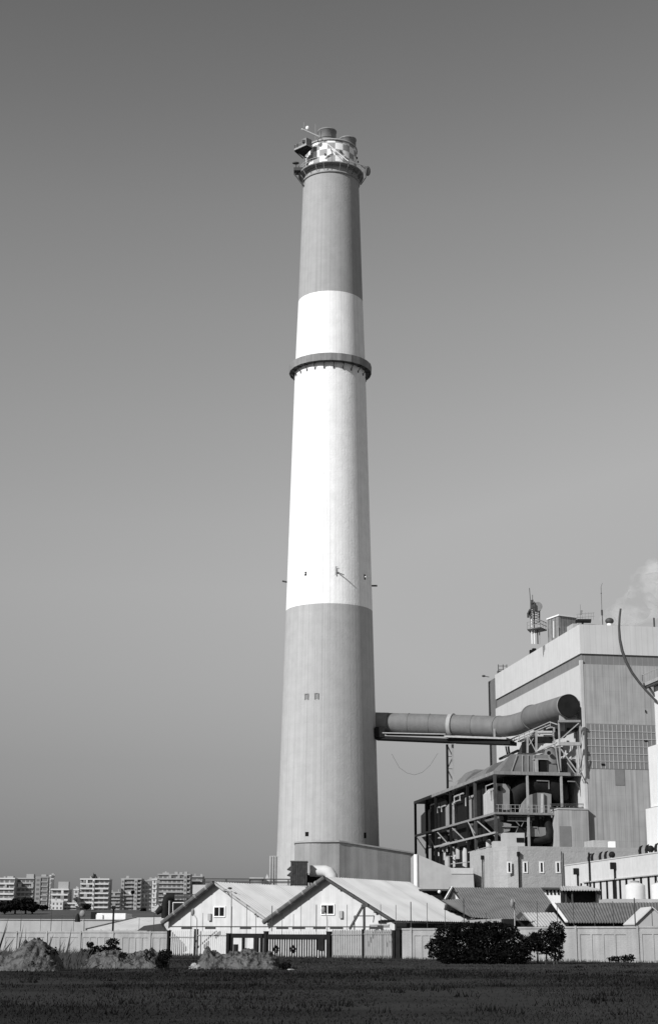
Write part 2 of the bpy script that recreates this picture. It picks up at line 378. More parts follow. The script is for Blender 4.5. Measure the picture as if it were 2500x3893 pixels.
# crane cabin platform on the left of the crown
q = lambda x, y, Y: P(1110+x/10.267, 470+y/10.267, Y)
A = q(90, 790, 273.2); B_ = q(555, 590, 271.3); C_ = q(775, 690, 275.5); D_ = q(465, 1040, 277.5)
zc = A.z
A, B_, C_, D_ = [Vector((p.x, p.y, zc)) for p in (q(90, 790, 276.0), q(555, 590, 273.9), q(790, 700, 275.0), q(460, 1010, 278.4))]
cab = MB().hexa([A, B_, C_, D_], [p+ZZ*.12 for p in (A, B_, C_, D_)]).build('crane_platform', M['black'], ch)
def edge(mb, a, b, h0, h1, t=.06): mb.bar((a+b)/2*0+a+ZZ*(h0+h1)/2, b+ZZ*(h0+h1)/2, t, h1-h0)
e = MB(); edge(e, A, B_, .12, .5, .08); edge(e, B_, C_, .13, .48, .08); e.build('kerb', M['steel'], cab)
e = MB()
m1 = A.lerp(B_, .62)
c0 = [m1, B_, B_.lerp(C_, .9), D_.lerp(C_, .5)]
e.hexa([p+ZZ*.5 for p in c0], [p+ZZ*1.75 for p in c0]); e.build('cabin', M['ringc'], cab)
e = MB(); 
for t in (.03, .2, .32): p = A.lerp(B_, t); e.bar(p+ZZ*.4, p+ZZ*1.3, .14)
p = A.lerp(B_, .78)+Vector((0, -.12, 0)); e.abox(p.x-.3, p.x+.25, p.y-.2, p.y+.1, p.z+.8, p.z+1.35); e.build('fittings', M['dsteel'], cab)
MB().bar(A+ZZ*1.2, m1+ZZ*1.2, .06).build('rail', M['steel'], cab)
MB().bar(A+Vector((.1, .1, 0)), P(1152, 602, 279), .16).bar(D_, P(1165, 600, 277.8), .2).build('strut', M['dsteel'], cab)
bm_ = MB().bar(q(375, 210, 270.8), q(1050, 510, 272.5), .22).bar(q(1050, 510, 272.5), q(1290, 720, 274.0), .15).bar(q(1290, 720, 274.0), P(1322, 612, 273.5), .13).bar(P(1322, 612, 273.5), P(1391, 632, 276.5), .16)
bm_.build('jib', M['white'], ch)
MB().bar(q(905, 690, 275), q(905, 20, 275), .07).bar(q(455, 160, 273), q(455, -60, 273), .06).bar(q(530, 220, 273), q(530, 110, 273), .08).build('antenna', M['steel'], ch)
MB().ball(q(600, 170, 273), .45, 10, (.8, .5, 1)).build('floodlight', M['white'], ch)
# hoist boxes on both sides of the top gallery
e = MB(); cc = lambda x, y, Y: P(1050+x/3.85, 440+y/3.85, Y)
e.ball(cc(285, 693, 278), .55, 10, (1.3, .8, .45)); e.bar(cc(292, 700, 278), cc(285, 850, 278), .15)
e.bar(cc(330, 735, 278), cc(330, 850, 278), .12); e.bar(cc(265, 790, 278), cc(400, 800, 278), .15)
a_, b_ = cc(258, 850, 279), cc(400, 780, 279); e.abox(a_.x, b_.x, 277.5, 279.5, a_.z, b_.z-.4)
e.bar(cc(262, 850, 278), cc(385, 1010, 278), .2); e.bar(cc(385, 1010, 278), cc(390, 900, 278), .2); e.build('hoist_frame', M['dsteel'], ch)
e = MB(); e.ball(cc(1335, 810, 277), .85, 14, (.65, .25, 1.25)); e.bar(cc(1230, 720, 277), cc(1330, 800, 277), .14); e.bar(cc(1300, 740, 277), cc(1310, 900, 277.6), .12); e.bar(cc(1310, 900, 277.6), cc(1235, 1010, 278), .12)
e.build('dish_antenna', M['dsteel'], ch)
# openings and fittings on the shaft
def on_shaft(px, py, r=7.9):
    d = ray(px, py); o = Vector((0, 0, EYE))
    a = d.x**2+d.y**2; b = 2*(-CHX*d.x-CHY*d.y); c = CHX**2+CHY**2-r*r; t = (-b-math.sqrt(max(0, b*b-4*a*c)))/(2*a)
    return o+d*t
def shaft_r(z):
    for (r0, z0), (r1, z1) in zip(prof[:-1], prof[1:]):
        if z0 <= z <= z1: return r0+(r1-r0)*(z-z0)/(z1-z0)
    return 8
def window(px, py, w_, h_, m, nm='window', proud=.03, label=None):
    p = on_shaft(px, py); r = shaft_r(p.z)+proud; p = on_shaft(px, py, r)
    n = Vector((p.x-CHX, p.y-CHY, 0)).normalized(); t = Vector((-n.y, n.x, 0)); c = Vector((p.x, p.y, p.z))
    b = MB(); b.hexa([c+t*a*w_/2-n*k-ZZ*h_/2 for a, k in ((-1, 0), (1, 0), (1, .4), (-1, .4))], [c+t*a*w_/2-n*k+ZZ*h_/2 for a, k in ((-1, 0), (1, 0), (1, .4), (-1, .4))])
    return b.build(nm, m, ch), c, n, t
for px, py, w_, h_ in ((1161, 2181, .42, .72), (1386, 2194, .42, .95), (1166, 3171, .62, .72), (1387, 3176, .55, .95)):
    o, c, n, t = window(px, py, w_, h_, M['dark'])
    if py < 2500: MB().hexa([c+t*a*.1+n*k-ZZ*.05 for a, k in ((-1, .02), (1, .02), (1, .3), (-1, .3))], [c+t*a*.1+n*k+ZZ*.12 for a, k in ((-1, .02), (1, .02), (1, .3), (-1, .3))]).build('lamp', M['white'], o)
for px, py in ((1165, 2649), (1203, 2647)):
    o, c, n, t = window(px, py, .5, .8, M['ringc'], 'hatch', .05)
    e = MB()
    for sgn in (-1, 1): e.bar(c+t*sgn*.3+n*.06-ZZ*.5, c+t*sgn*.3+n*.06+ZZ*.5, .1)
    e.bar(c-t*.35+n*.06+ZZ*.52, c+t*.35+n*.06+ZZ*.52, .1); e.build('frame', M['greyd'], o)
o, c, n, t = window(1284, 2177, .3, .3, M['dsteel'], 'bracket', .08)
e = MB().bar(c-t*.42+n*.1-ZZ*.5, c-t*.42+n*.1+ZZ*1.05, .09).bar(c-t*.42+n*.1+ZZ*1.05, c+n*.1+ZZ*1.0, .06).bar(c+n*.15, c+t*.9+n*.8-ZZ*.55, .16); e.build('outlet_pipe', M['dsteel'], ch)
for a, b in (((1092, 2213), (1073, 2209)), ((1414, 2227), (1433, 2227))):
    p0 = P(a[0], a[1], 279.5); p1 = P(b[0], b[1], 279.5); MB().tube([p0+(p0-p1)*.3, p1], .16, 8).build('outlet_pipe', M['dsteel'], ch)
# service duct at the foot
p0, p1 = P(1025, 3254, 278), P(1056, 3250, 278)
sh = thing('stair_shaft', ((p0.x+p1.x)/2, 280, 0), 'narrow ribbed light grey shaft against the foot of the chimney', 'shaft')
b = MB().abox(p0.x, p1.x+.6, 277.7, 282.5, 0, p0.z)
for i in range(4): x = p0.x+.1+i*.42; b.abox(x, x+.14, 277.5, 277.7, 0, p0.z-.01)
b.build('walls', M['pale2'], sh)

# ================================================================== FLUE DUCT
pts = [P(1432, 2748, 281), P(1475, 2749, 280.5), P(1715, 2756, 277), P(1880, 2762, 273.5), P(1915, 2762, 271.5), P(1950, 2757, 268.5), P(1990, 2745, 266.5), P(2022, 2730, 263.8)]
fd = thing('flue_duct', pts[0], 'fat grey round flue duct leading from the chimney to a dark open end', 'duct')
pts[0] = pts[0]+(pts[0]-pts[2]).normalized()*1.5
MB().tube(pts[1:], 1.80, 40, cap=False).build('pipe', M['duct'], fd)
MB().tube([pts[0], pts[1]], 1.84, 40, cap=True).build('end_collar', mat('darker duct paint', .22, n=.15), fd)
end = P(2160, 2683, 245.4)
MB().tube([pts[-1]+(pts[-1]-end).normalized()*.1, P(2024, 2727, 263.4), P(2075, 2710, 256), end], [1.80, 1.95, 1.86, 1.79], 40, cap=False).build('pipe', M['duct'], fd)
dn = (end-P(2075, 2710, 256)).normalized()
MB().tube([end-dn*.15, end+dn*.03], 1.76, 40).build('end_cover', M['endc'], fd)
MB().tube([end-dn*.3, end-dn*.0], 1.85, 40, cap=False).build('flange', M['steel'], fd)
dx = (pts[3]-pts[2]).normalized()
MB().tube([pts[2]-dx*.35, pts[2]+dx*.35], 2.05, 40).build('flange', M['steel'], fd)
MB().tube([P(1935, 2765, 269.4)+Vector((0, -1.2, -.2)), P(1945, 2764, 269)+Vector((0, -1.25, -.2))], .75, 20).build('patch', M['ductp'], fd)
for f0, f1, t_ in ((1, 2, .33), (1, 2, .66), (2, 3, .5), (3, 4, .5)):
    pa, pb = pts[f0], pts[f1]; c_ = pa.lerp(pb, t_); d_ = (pb-pa).normalized(); MB().tube([c_-d_*.06, c_+d_*.06], 1.86, 40).build('flange', M['duct'], fd)
pa = P(2024, 2727, 263.4); pb = P(2075, 2710, 256); d_ = (pb-pa).normalized(); MB().tube([pa-d_*.2, pa+d_*.2], 2.12, 40).build('flange', M['duct'], fd)
# saddle
p = P(2130, 2738, 245); p2 = P(2196, 2738, 245)
MB().hexa([Vector((p.x, 246.2, p.z)), Vector((p2.x, 246.2, p.z)), Vector((p2.x, 247, p.z)), Vector((p.x, 247, p.z))], [Vector((p.x, 246.2, p.z+1.7)), Vector((p2.x, 246.2, p.z+1.7)), Vector((p2.x, 247, p.z+1.7)), Vector((p.x, 247, p.z+1.7))]).build('saddle', M['steel'], fd)

# walkway and girder below the duct
wk = thing('duct_girder', P(1440, 2800, 271), 'dark girder with pale walkway running under the flue duct', 'girder')
a0, a1, a2 = P(1428, 2806, 279), P(1720, 2818, 275.5), P(1950, 2826, 270)
b = MB(); b.bar(a0, a1, 3.0, .55); b.bar(a1, a2, 3.0, .6); b.build('girder', M['black'], wk)
b = MB(); b.bar(P(1462, 2790, 278.5), P(1700, 2795, 275), 3.2, .16); b.bar(P(1700, 2803, 275), P(1935, 2811, 270), 3.2, .3); b.build('walkway', M['steel'], wk)
b = MB(); b.abox(a0.x-.2, a0.x+1.5, 277, 280.5, a0.z-.1, a0.z+1.7); b.build('bearing', M['black'], wk)
b = MB()
for px, py in ((1878, 2795),): q_ = P(px, py, 271); b.bar(q_-ZZ*.4, q_+ZZ*1.1, .28)
b.build('post', M['steel'], wk)
tr = thing('trestle', P(1708, 2975, 266), 'tall braced steel trestle carrying the middle of the flue duct', 'trestle')
T0, T1 = P(1698, 2830, 275.5), P(1719, 2830, 275.5)
zb_ = 25.6
for T, m_ in ((T0, 'black'), (T1, 'steel')): MB().bar(Vector((T.x, T.y, zb_)), Vector((T.x, T.y, T.z)), .34).build('leg', M[m_], tr)
b = MB(); hz0 = T0.z
for i in range(3):
    za, zb2 = hz0-i*2.1-.1, hz0-(i+1)*2.1; x0, x1 = (T0.x, T1.x) if i % 2 == 0 else (T1.x, T0.x)
    b.bar(Vector((x0, T0.y, za)), Vector((x1, T0.y, zb2)), .18); b.bar(Vector((T0.x, T0.y, zb2)), Vector((T1.x, T0.y, zb2)), .1)
b.build('brace', M['dsteel'], tr)
b = MB()
cp = [P(1400+x*.5844, 2600+y*.5844, 268) for x, y in ((150, 455), (200, 545), (250, 580), (300, 592), (350, 575), (400, 530), (450, 450))]
tag(b.tube(cp, .025, 6).build('cable', M['dsteel']), 'thin slack cable sagging below the duct between chimney and trestle', 'cable')

# ================================================================== BOILER HOUSE
C0 = P(2204, 2483, 245)
bh = thing('boiler_house', (C0.x, C0.y, 0), 'huge windowless pale boiler house with a dark band below its parapet', 'building')
zT, zB1_, zB0_ = P(2199, 2373, 245).z, P(2202, 2484, 245).z, P(2204, 2524, 245).z
LV = 50.8; LU = 45; LT = 56.0
MB().box(C0, 0, LU, .0, LV, 0, zB0_).build('lower_cladding', M['clad2'], bh)
MB().box(C0, .25, LU-.25, .25, LV, zB0_, zB1_).build('dark_band', M['cladd'], bh)
MB().box(C0, 0, LU, 0, LV, zB1_, zT).build('upper_cladding', M['clad'], bh)
MB().box(C0, -.06, 0, .6, LV, 20, zB0_-.1).build('side_cladding', M['cladl'], bh)
MB().box(C0, .05, LU, LV, LT, 0, zT-.5).build('end_bay', M['bay'], bh)
MB().box(C0, -.12, .35, -.06, .5, 0, zB0_+.6).build('corner_trim', M['pale'], bh)
# glazed grid on the right face
def face(px, py): return hit(px, py, C0-V*.0, V)
gl, gr, gt, gb = face(2226, 2748), face(2520, 2748), face(2300, 2752).z, face(2300, 2923).z
ul = (gl-C0).dot(U); ur = (gr-C0).dot(U)+3
gg = MB().box(C0, ul, ur, -.05, 0, gb, gt).build('window_grid', M['glass'], bh)
b = MB(); n_ = int((ur-ul)/.70)
for i in range(1, n_): x = ul+i*.70+random.uniform(-.03, .03); b.box(C0, x-.05, x+.05, -.09, -.05, gb+.02, gt-.12)
for k in range(1, 6): z = gt+(gb-gt)*k/6; b.box(C0, ul, ur, -.13, -.09, z-.05, z+.05)
b.build('mullions', M['mull'], gg)
for (x0, x1, y0, y1) in ((2337, 2370, 2925, 2985),):
    a, c = face(x0, y1), face(x1, y0); MB().box(C0, (a-C0).dot(U), (c-C0).dot(U), -.06, 0, a.z, c.z-.02).build('louvre', M['glass'], bh)
for (x0, x1, y0, y1) in ((2282, 2296, 2903, 2910), (2445, 2459, 2815, 2819), (2449, 2453, 2700, 2710)):
    a, c = face(x0, y1), face(x1, y0); MB().box(C0, (a-C0).dot(U), (c-C0).dot(U), -.16, -.135, a.z, c.z).build('vent_slot', M['dark'], bh)
# roof parapet upstand behind
pq = P(2130, 2405, 262); 
MB().box(C0, 2.5, 16, 11, 20, zT, zT+2.3).build('penthouse', M['pale2'], bh)
for vv in (26, 27.6): MB().box(C0, .1, .7, vv, vv+.6, zT, zT+.75).build('roof_vent', M['dark'], bh)
for vv in (16.5, 18): MB().box(C0, 2.2, 2.5, vv, vv+.6, zT+1.2, zT+1.8).build('wall_vent', M['dark'], bh)
# roof hut
def roofp(px, py, Y): return P(px, py, Y)
k = 1/2.702; rq = lambda x, y, Y: P(1930+x*k, 2180+y*k, Y)
h0, h1, h2 = rq(408, 600, 262), rq(527, 600, 258.5), rq(712, 560, 259.5)
hut = thing('roof_hut', h1, 'timber clad hut with white roof edge on the boiler house roof', 'hut')
zb3 = zT; zf = rq(527, 435, 258.5).z; zk = rq(408, 500, 262).z
hh = [Vector((h0.x, h0.y, 0)), Vector((h1.x, h1.y, 0)), Vector((h2.x, h2.y+.8, 0)), Vector((h2.x-1.5, h2.y+6, 0))]
hz4 = [zk+.9, zf, zf+.0, zk+.9]
hz4 = [zf, zf, zf, zf]
b = MB().hexa([p+ZZ*zb3 for p in hh], [p+ZZ*z for p, z in zip(hh, hz4)])
wd = mat('weathered timber boards', .22, n=.2, scale=2, streak=.25, sscale=5, seams=((1, 0, 0, .45, .25, .45),)); b.build('walls', wd, hut)
ce = sum((p for p in hh), Vector())/4
MB().hexa([ce+(p-ce)*1.08+ZZ*(zf+.0) for p in hh], [ce+(p-ce)*1.08+ZZ*(zf+.22) for p in hh]).build('roof', M['white'], hut)
MB().bar(rq(465, 490, 257.5), rq(465, 660, 257.5), .12).build('post', M['white'], hut)
# lattice mast
b0 = rq(240, 640, 263)
ms = thing('antenna_mast', b0, 'cluttered lattice mast with drum antenna and service platform on the roof', 'mast')
b = MB()
for x, t, bt in ((232, 300, 560), (268, 290, 560), (322, 310, 500)): b.bar(rq(x, t, 264), rq(x, bt, 264), .16)
for i in range(8):
    y = 320+i*26; b.bar(rq(232, y, 264), rq(322 if i > 2 else 268, y+22, 264), .08); b.bar(rq(322 if i > 2 else 268, y, 264.3), rq(232, y+22, 264.3), .08)
for x, y in ((240, 340), (260, 330), (262, 375), (215, 410), (205, 430), (245, 300), (225, 395)): b.abox(rq(x, y, 263.5).x-.18, rq(x, y, 263.5).x+.18, 263, 263.6, rq(x, y+12, 263.5).z-.2, rq(x, y-12, 263.5).z+.2)
b.build('lattice', M['dsteel'], ms)
MB().bar(rq(218, 150, 264), rq(232, 330, 264), .09).bar(rq(250, 220, 264), rq(250, 290, 264), .08).build('whip', M['dsteel'], ms)
d_ = rq(305, 338, 263.5); MB().tube([d_, d_+Vector((0, 1.2, 0))], .78, 18).build('drum_antenna', M['ringc'], ms)
b = MB(); f0, f1, f2 = rq(195, 555, 262.5), rq(330, 560, 260.5), rq(395, 545, 263); zz = f1.z
b.hexa([Vector((f.x, f.y, zz)) for f in (f0, f1, f2)]+[Vector((f0.x+1.2, 266, zz))], [Vector((f.x, f.y, zz+.18)) for f in (f0, f1, f2)]+[Vector((f0.x+1.2, 266, zz+.18))])
b.build('platform', M['dsteel'], ms)
b = MB()
for f, g_ in ((f0, f1), (f1, f2)):
    for t in range(5): p = f.lerp(g_, t/4); b.bar(Vector((p.x, p.y, zz+.1)), Vector((p.x, p.y, zz+1.35)), .07)
    for h in (.75, 1.35): b.bar(Vector((f.x, f.y, zz+h)), Vector((g_.x, g_.y, zz+h)), .07)
b.build('rail', M['ringc'], ms)
for x, m_ in ((240, 'white'), (265, 'white'), (320, 'steel'), (300, 'dsteel')): p = rq(x, 560, 262.5); MB().bar(Vector((p.x, p.y, zT)), Vector((p.x, p.y, p.z+(1.5 if x == 240 else 0))), .16).build('leg', M[m_], ms)
b = MB(); p = rq(740, 470, 256)
pl2 = thing('roof_platform', (p.x, 256, zT), 'small dark railed platform with thin aerials beside the roof hut', 'platform')
a, c = rq(708, 485, 255), rq(852, 470, 256.5)
MB().hexa([Vector((a.x, 254.6, a.z-.05)), Vector((c.x-.5, 254.6, a.z-.25)), Vector((c.x, 257, a.z)), Vector((a.x, 257, a.z))], [Vector((a.x, 254.6, a.z+.2)), Vector((c.x-.3, 254.6, a.z+.2)), Vector((c.x+.1, 257, a.z+.4)), Vector((a.x, 257, a.z+.4))]).build('deck', M['black'], pl2)
b.bar(rq(740, 320, 256), rq(740, 480, 256), .07); b.bar(rq(755, 380, 256), rq(745, 420, 256), .3)
for x in (710, 760, 790, 825, 850, 875): b.bar(rq(x, 400 if x > 780 else 430, 256), rq(x, 480, 256), .05)
for y in (405, 440): b.bar(rq(700, y+15, 256), rq(885, y, 256), .06)
b.build('aerials', M['ringc'], pl2)
MB().bar(Vector((a.x+1, 256, zT)), Vector((a.x+1, 256, a.z)), .2).bar(Vector((c.x-1.5, 256, zT)), Vector((c.x-1.5, 256, a.z)), .2).build('leg', M['dsteel'], pl2)
b = MB().bar(rq(953, 140, 254), rq(961, 380, 254), .06).bar(rq(961, 375, 254), rq(964, 430, 254), .24).bar(rq(964, 430, 254), rq(970, 525, 254), .11).bar(rq(953, 140, 254), rq(966, 100, 254), .05).bar(rq(948, 205, 254), rq(960, 205, 254), .1)
tag(b.build('whip_antenna', M['dsteel']), 'tall thin whip antenna rising from the boiler house roof beside the steam', 'antenna')
p = rq(1040, 505, 254); vt = thing('roof_ventilator', (p.x, 254, zT), 'small dark domed ventilator on the roof near the steam plume', 'ventilator')
MB().tube([Vector((p.x, 254, zT-.05)), p], .42, 14).build('neck', M['white'], vt); MB().ball(p+ZZ*.25, .72, 12, (1, 1, .75)).build('cap', M['dsteel'], vt)
p = rq(1497, 500, 254); tag(MB().bar(Vector((p.x, 254, zT-.1)), p+ZZ*.7, .22).build('roof_post', M['dsteel']), 'short dark post on the roof edge at the right of the photo', 'post')
b = MB(); p = P(1893, 2550, 296)
for dx_ in (0, .9, 1.6): b.bar(p+Vector((dx_, 0, -2)), p+Vector((dx_, 0, 1.2)), .12)
for z in (.2, .9): b.bar(p+ZZ*z, p+ZZ*z+Vector((1.6, 0, 0)), .1)
b.abox(p.x-.2, p.x+.9, 295.5, 296.5, p.z-.5, p.z-.05)
tag(b.build('roof_railing', M['dsteel']), 'little railed frame at the far left end of the boiler house roof', 'railing')
b = MB().bar(P(1858, 2574, 298), P(1838, 2570, 298), .12).ball(P(1837, 2570, 298), .35, 8, (1, 1, .6))
tag(b.build('roof_lamp', M['dsteel']), 'lamp on a short arm at the far left corner of the boiler house roof', 'lamp')

# steam
st = MB()
for (x, y, r) in ((1030, 490, 1.3), (1065, 465, 1.9), (1110, 450, 2.3), (1150, 440, 2.5), (1190, 420, 2.8), (1250, 400, 3.2), (1330, 350, 3.6), (1400, 280, 3.8), (1480, 190, 4.2), (1560, 90, 5)):
    st.ball(rq(x, y, 275), r, 14, (1, .8, .8), .5)
sm = bpy.data.materials.new('steam'); sm.use_nodes = True; nt = sm.node_tree; nt.nodes.clear()
out = nd(nt, 'ShaderNodeOutputMaterial'); pv = nd(nt, 'ShaderNodeVolumePrincipled'); tcn = nd(nt, 'ShaderNodeNewGeometry')
nn = nd(nt, 'ShaderNodeTexNoise'); nn.inputs['Scale'].default_value = .28; nn.inputs['Detail'].default_value = 5; nt.links.new(tcn.outputs['Position'], nn.inputs['Vector'])
mr = nd(nt, 'ShaderNodeMapRange'); mr.inputs[1].default_value = .42; mr.inputs[2].default_value = .68; mr.inputs[3].default_value = 0; mr.inputs[4].default_value = .32
nt.links.new(nn.outputs[0], mr.inputs[0]); nt.links.new(mr.outputs[0], pv.inputs['Density']); pv.inputs['Color'].default_value = (.99, .99, .99, 1)
nt.links.new(pv.outputs[0], out.inputs['Volume'])
o = st.build('steam', sm, kind='stuff'); tag(o, 'pale steam drifting up from behind the boiler house roof', 'steam')

# ================================================================== PRECIPITATOR
E0 = P(1879, 2944, 244.4)
ep = thing('precipitator', (E0.x, E0.y, 0), 'open steel framed dust precipitator with grey casings under hooded ducts', 'precipitator')
EN = hit(1879, 3100, E0, V)
zTop = E0.z; zMid = P(1880, 3096, 244.4).z; zLow = P(1880, 3165, 244.4).z; zBot = 8.0
EU = (hit(2218, 2950, E0, V)-E0).dot(U)
def efv(px): p = hit(px, 3000, E0, U); return (p-E0).dot(V)
vpost = [0, efv(1804), efv(1775), efv(1710), efv(1654), efv(1620), efv(1577)]
EV = vpost[-1]
for i, vv in enumerate(vpost):
    MB().box(E0, -.2, .2, vv-.2, vv+.2, zBot, zTop).build('column', M['black'] if i not in (0, 1) else M['dsteel'], ep)
for uu in (EU*.36, EU*.74, EU):
    MB().box(E0, uu-.16, uu+.16, -.16, .16, zBot if uu < EU*.5 else 19, zTop).build('column', M['steel'], ep)
b = MB()
b.box(E0, -.25, EU+.6, -.25, .25, zTop, zTop+.5); b.box(E0, -.25, .25, .25, EV+.2, zTop, zTop+.5); b.build('top_beam', M['ringc'], ep)
b = MB().box(E0, -.25, EU*.72, -.5, .25, zMid, zMid+.32); b.box(E0, -.25, .25, .25, EV, zMid, zMid+.32); b.build('mid_beam', M['ringc'], ep)
b = MB().box(E0, -.22, .22, -.2, EV*.72, zLow-.15, zLow+.15); b.build('low_beam', M['steel'], ep)
MB().box(E0, -.2, EU+.4, .3, EV, zTop+.02, zTop+.3).build('roof_deck', M['dsteel'], ep)
MB().box(E0, 11.5, 12, 3, EV, 4, zTop).build('rear_shade_sheet', M['black'], ep)  # black sheet paints in the shade deep inside the bays
MB().box(E0, 1.8, 11.5, EV-.4, EV, zMid+.5, zTop).build('rear_shade_sheet', M['black'], ep)  # same painted shade at the far end
MB().box(E0, .6, 11.4, 3, EV-.3, 5, 5.4).build('floor_slab', M['black'], ep)  # black floor, the shade of the bays put into its colour
# casings with hoppers: between frames
for a, c in ((1.9, vpost[1]-1.6), (vpost[2]+.4, vpost[2]+4.2), (vpost[3]+.6, vpost[3]+7.5), (vpost[5]+1.2, vpost[6]-.6)):
    cs = MB(); z1 = zTop-1.3; ue = 3.4 if a == 1.9 else 10.8
    cs.hexa([E0*1 for _ in range(0)] or [Vector((E0.x, E0.y, 0))+U*x+V*y+ZZ*(zMid+.45) for x, y in ((.9, a), (ue, a), (ue, c), (.9, c))], [Vector((E0.x, E0.y, 0))+U*x+V*y+ZZ*(z1-.9) for x, y in ((.9, a), (ue, a), (ue, c), (.9, c))])
    cs.hexa([Vector((E0.x, E0.y, 0))+U*x+V*y+ZZ*(z1-.9) for x, y in ((.9, a), (ue, a), (ue, c), (.9, c))], [Vector((E0.x, E0.y, 0))+U*x+V*y+ZZ*z1 for x, y in ((1.7, a+.6), (ue-.6, a+.6), (ue-.6, c-.6), (1.7, c-.6))])
    co = cs.build('casing', M['pale2'] if a == 1.9 else M['casing'], ep)
    m_ = (a+c)/2
    MB().hexa([Vector((E0.x, E0.y, 0))+U*x+V*y+ZZ*(zMid-3.6) for x, y in ((3.2, m_-.5), (5, m_-.5), (5, m_+.5), (3.2, m_+.5))], [Vector((E0.x, E0.y, 0))+U*x+V*y+ZZ*(zMid-.1) for x, y in ((1.0, a), (6.5, a), (6.5, c), (1.0, c))]).build('hopper', M['casing'], co)
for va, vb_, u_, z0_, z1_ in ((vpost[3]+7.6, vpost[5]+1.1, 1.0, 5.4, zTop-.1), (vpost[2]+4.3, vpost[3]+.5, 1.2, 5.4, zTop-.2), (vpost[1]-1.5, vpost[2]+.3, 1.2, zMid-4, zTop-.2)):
    MB().box(E0, u_, u_+.3, va, vb_, z0_, z1_).build('shade_panel', M['black'], ep)  # black sheets added to fill the gaps between casings as shade
MB().box(E0, 7.2, 7.5, 1, EV-.5, 5.4, zMid).build('shade_panel', M['black'], ep)  # black sheet standing in for the shade behind the hoppers
# duct arch on the front bay, its shade put into the black colour
def ef(px, py, vv=0): return hit(px, py, E0+V*vv, V)
r6 = lambda x, y, vv=0: ef(1860+x/3.85, 2640+y/3.85, vv)
b = MB().tube([r6(345, 1690, 2.2), r6(370, 1500, 2.2), r6(480, 1370, 2.2), r6(680, 1330, 2.2), r6(880, 1345, 2.2), r6(1010, 1430, 2.2), r6(1080, 1560, 2.2)], [.8, 1.4, 1.6, 1.7, 1.7, 1.9, .9], 18)
b.build('duct_arch', M['black'], ep)
MB().box(E0, 2.4, 12.8, 3.6, 4.0, zMid+.3, zTop-.02).build('rear_shade_panel', M['black'], ep)  # black sheet paints the shaded hollow of the front bay
MB().box(E0, 1.6, 9.4, 1.2, 3.0, zLow-.2, zMid-.02).build('shade_fill_box', M['black'], ep)  # black box added as the shade below the mid deck
b = MB()
A_, B2, C2, D2 = r6(440, 1740, 1.0), r6(560, 1480, 1.0), r6(900, 1460, 1.0), r6(900, 1750, 1.0)
b.poly([A_, r6(470, 1600, 1.0), B2, r6(680, 1440, 1.0), r6(800, 1440, 1.0), C2, D2], V*1.1); b.build('hood', M['casing'], ep)
b = MB().tube([r6(775, 1455, .8), r6(775, 1745, .8)], .28, 10).build('drain_pipe', M['steel'], ep)
b = MB().poly([r6(105, 1300, .6), r6(230, 1310, .6), r6(290, 1400, .6), r6(290, 1690, .6), r6(105, 1690, .6)], V*1.5); co = b.build('casing', M['casing'], ep)
MB().tube([r6(155, 1375, .55), r6(155, 1375, .3)], .4, 14).build('manhole', M['black'], co)
MB().poly([r6(110, 1850, .6), r6(320, 1900, .6), r6(290, 2000, .6), r6(110, 2040, .6)], V*1.2).build('hopper', M['casing'], ep)
b = MB().poly([r6(560, 1945, .5), r6(815, 1945, .5), r6(830, 2080, .5), r6(560, 2080, .5)], V*2); b.build('fan_box', M['casing'], ep)
b = MB().tube([r6(850, 1790, .8), r6(850, 1900, .8), r6(880, 2000, .8), r6(850, 2110, .8), r6(700, 2150, .8), r6(600, 2150, .8)], [.5, .6, .75, .75, .6, .45], 12); b.build('duct_elbow', M['black'], ep)
# railing on mid deck
b = MB()
for i in range(22): p = Vector((E0.x, E0.y, 0))+U*(.3+i*EU*.98/21)-V*.42; b.bar(p+ZZ*(zMid+.3), p+ZZ*(zMid+1.45), .06)
for h in (.9, 1.45): b.bar(Vector((E0.x, E0.y, zMid+h))-V*.42, Vector((E0.x, E0.y, zMid+h))+U*EU-V*.42, .06)
b.build('rail', M['steel'], ep)
b = MB(); b.bar(r6(880, 1605, -.6), r6(1410, 1605, -.6), .12); b.bar(r6(880, 1665, -.6), r6(1400, 1665, -.6), .25)
for x in (900, 1000, 1100, 1200, 1290, 1400): b.bar(r6(x, 1605, -.6), r6(x, 1670, -.6), .08)
b.build('rail', M['dsteel'], ep)
# hoods above the deck
def EP(u, v, z): return Vector((E0.x, E0.y, 0))+U*u+V*v+ZZ*z
zh = hit(2000, 2868, E0+V*1.5, V).z
b = MB(); zz0 = zTop+.31
b.hexa([EP(.9, 1.2, zz0), EP(10.5, 1.2, zz0), EP(10.5, 9, zz0), EP(.9, 9, zz0)], [EP(3.1, 1.6, zh), EP(10.0, 1.4, zh), EP(10, 8, zh), EP(4.2, 8, zh-.2)])
hd = b.build('hood', M['duct'], ep)
b = MB(); prof_ = [(.6, zz0), (1.2, zz0+1.2), (2.4, zz0+2.3), (4.2, zz0+2.9), (9.5, zz0+2.9), (9.5, zz0)]
def hoodseg(v0, v1, s0, s1, prf=prof_):
    m = MB(); n = len(prf); vs = [EP(u, v0, zz0+(z-zz0)*s0) for u, z in prf]+[EP(u, v1, zz0+(z-zz0)*s1) for u, z in prf]
    m.add(vs, [tuple(range(n))[::-1], tuple(range(n, 2*n))]+[(i, (i+1) % n, n+(i+1) % n, n+i) for i in range(n)]); return m
b = hoodseg(9.2, 22, 1.0, .75); b.build('hood', M['duct'], ep)
b = hoodseg(22.5, 28, .95, 1.15); b.build('hood', M['duct'], ep)
b = hoodseg(28, 46, 1.15, .12); b.build('hood', mat('paler duct steel', .24, n=.15), ep)  # far hood in an even grey, paler than the other hoods
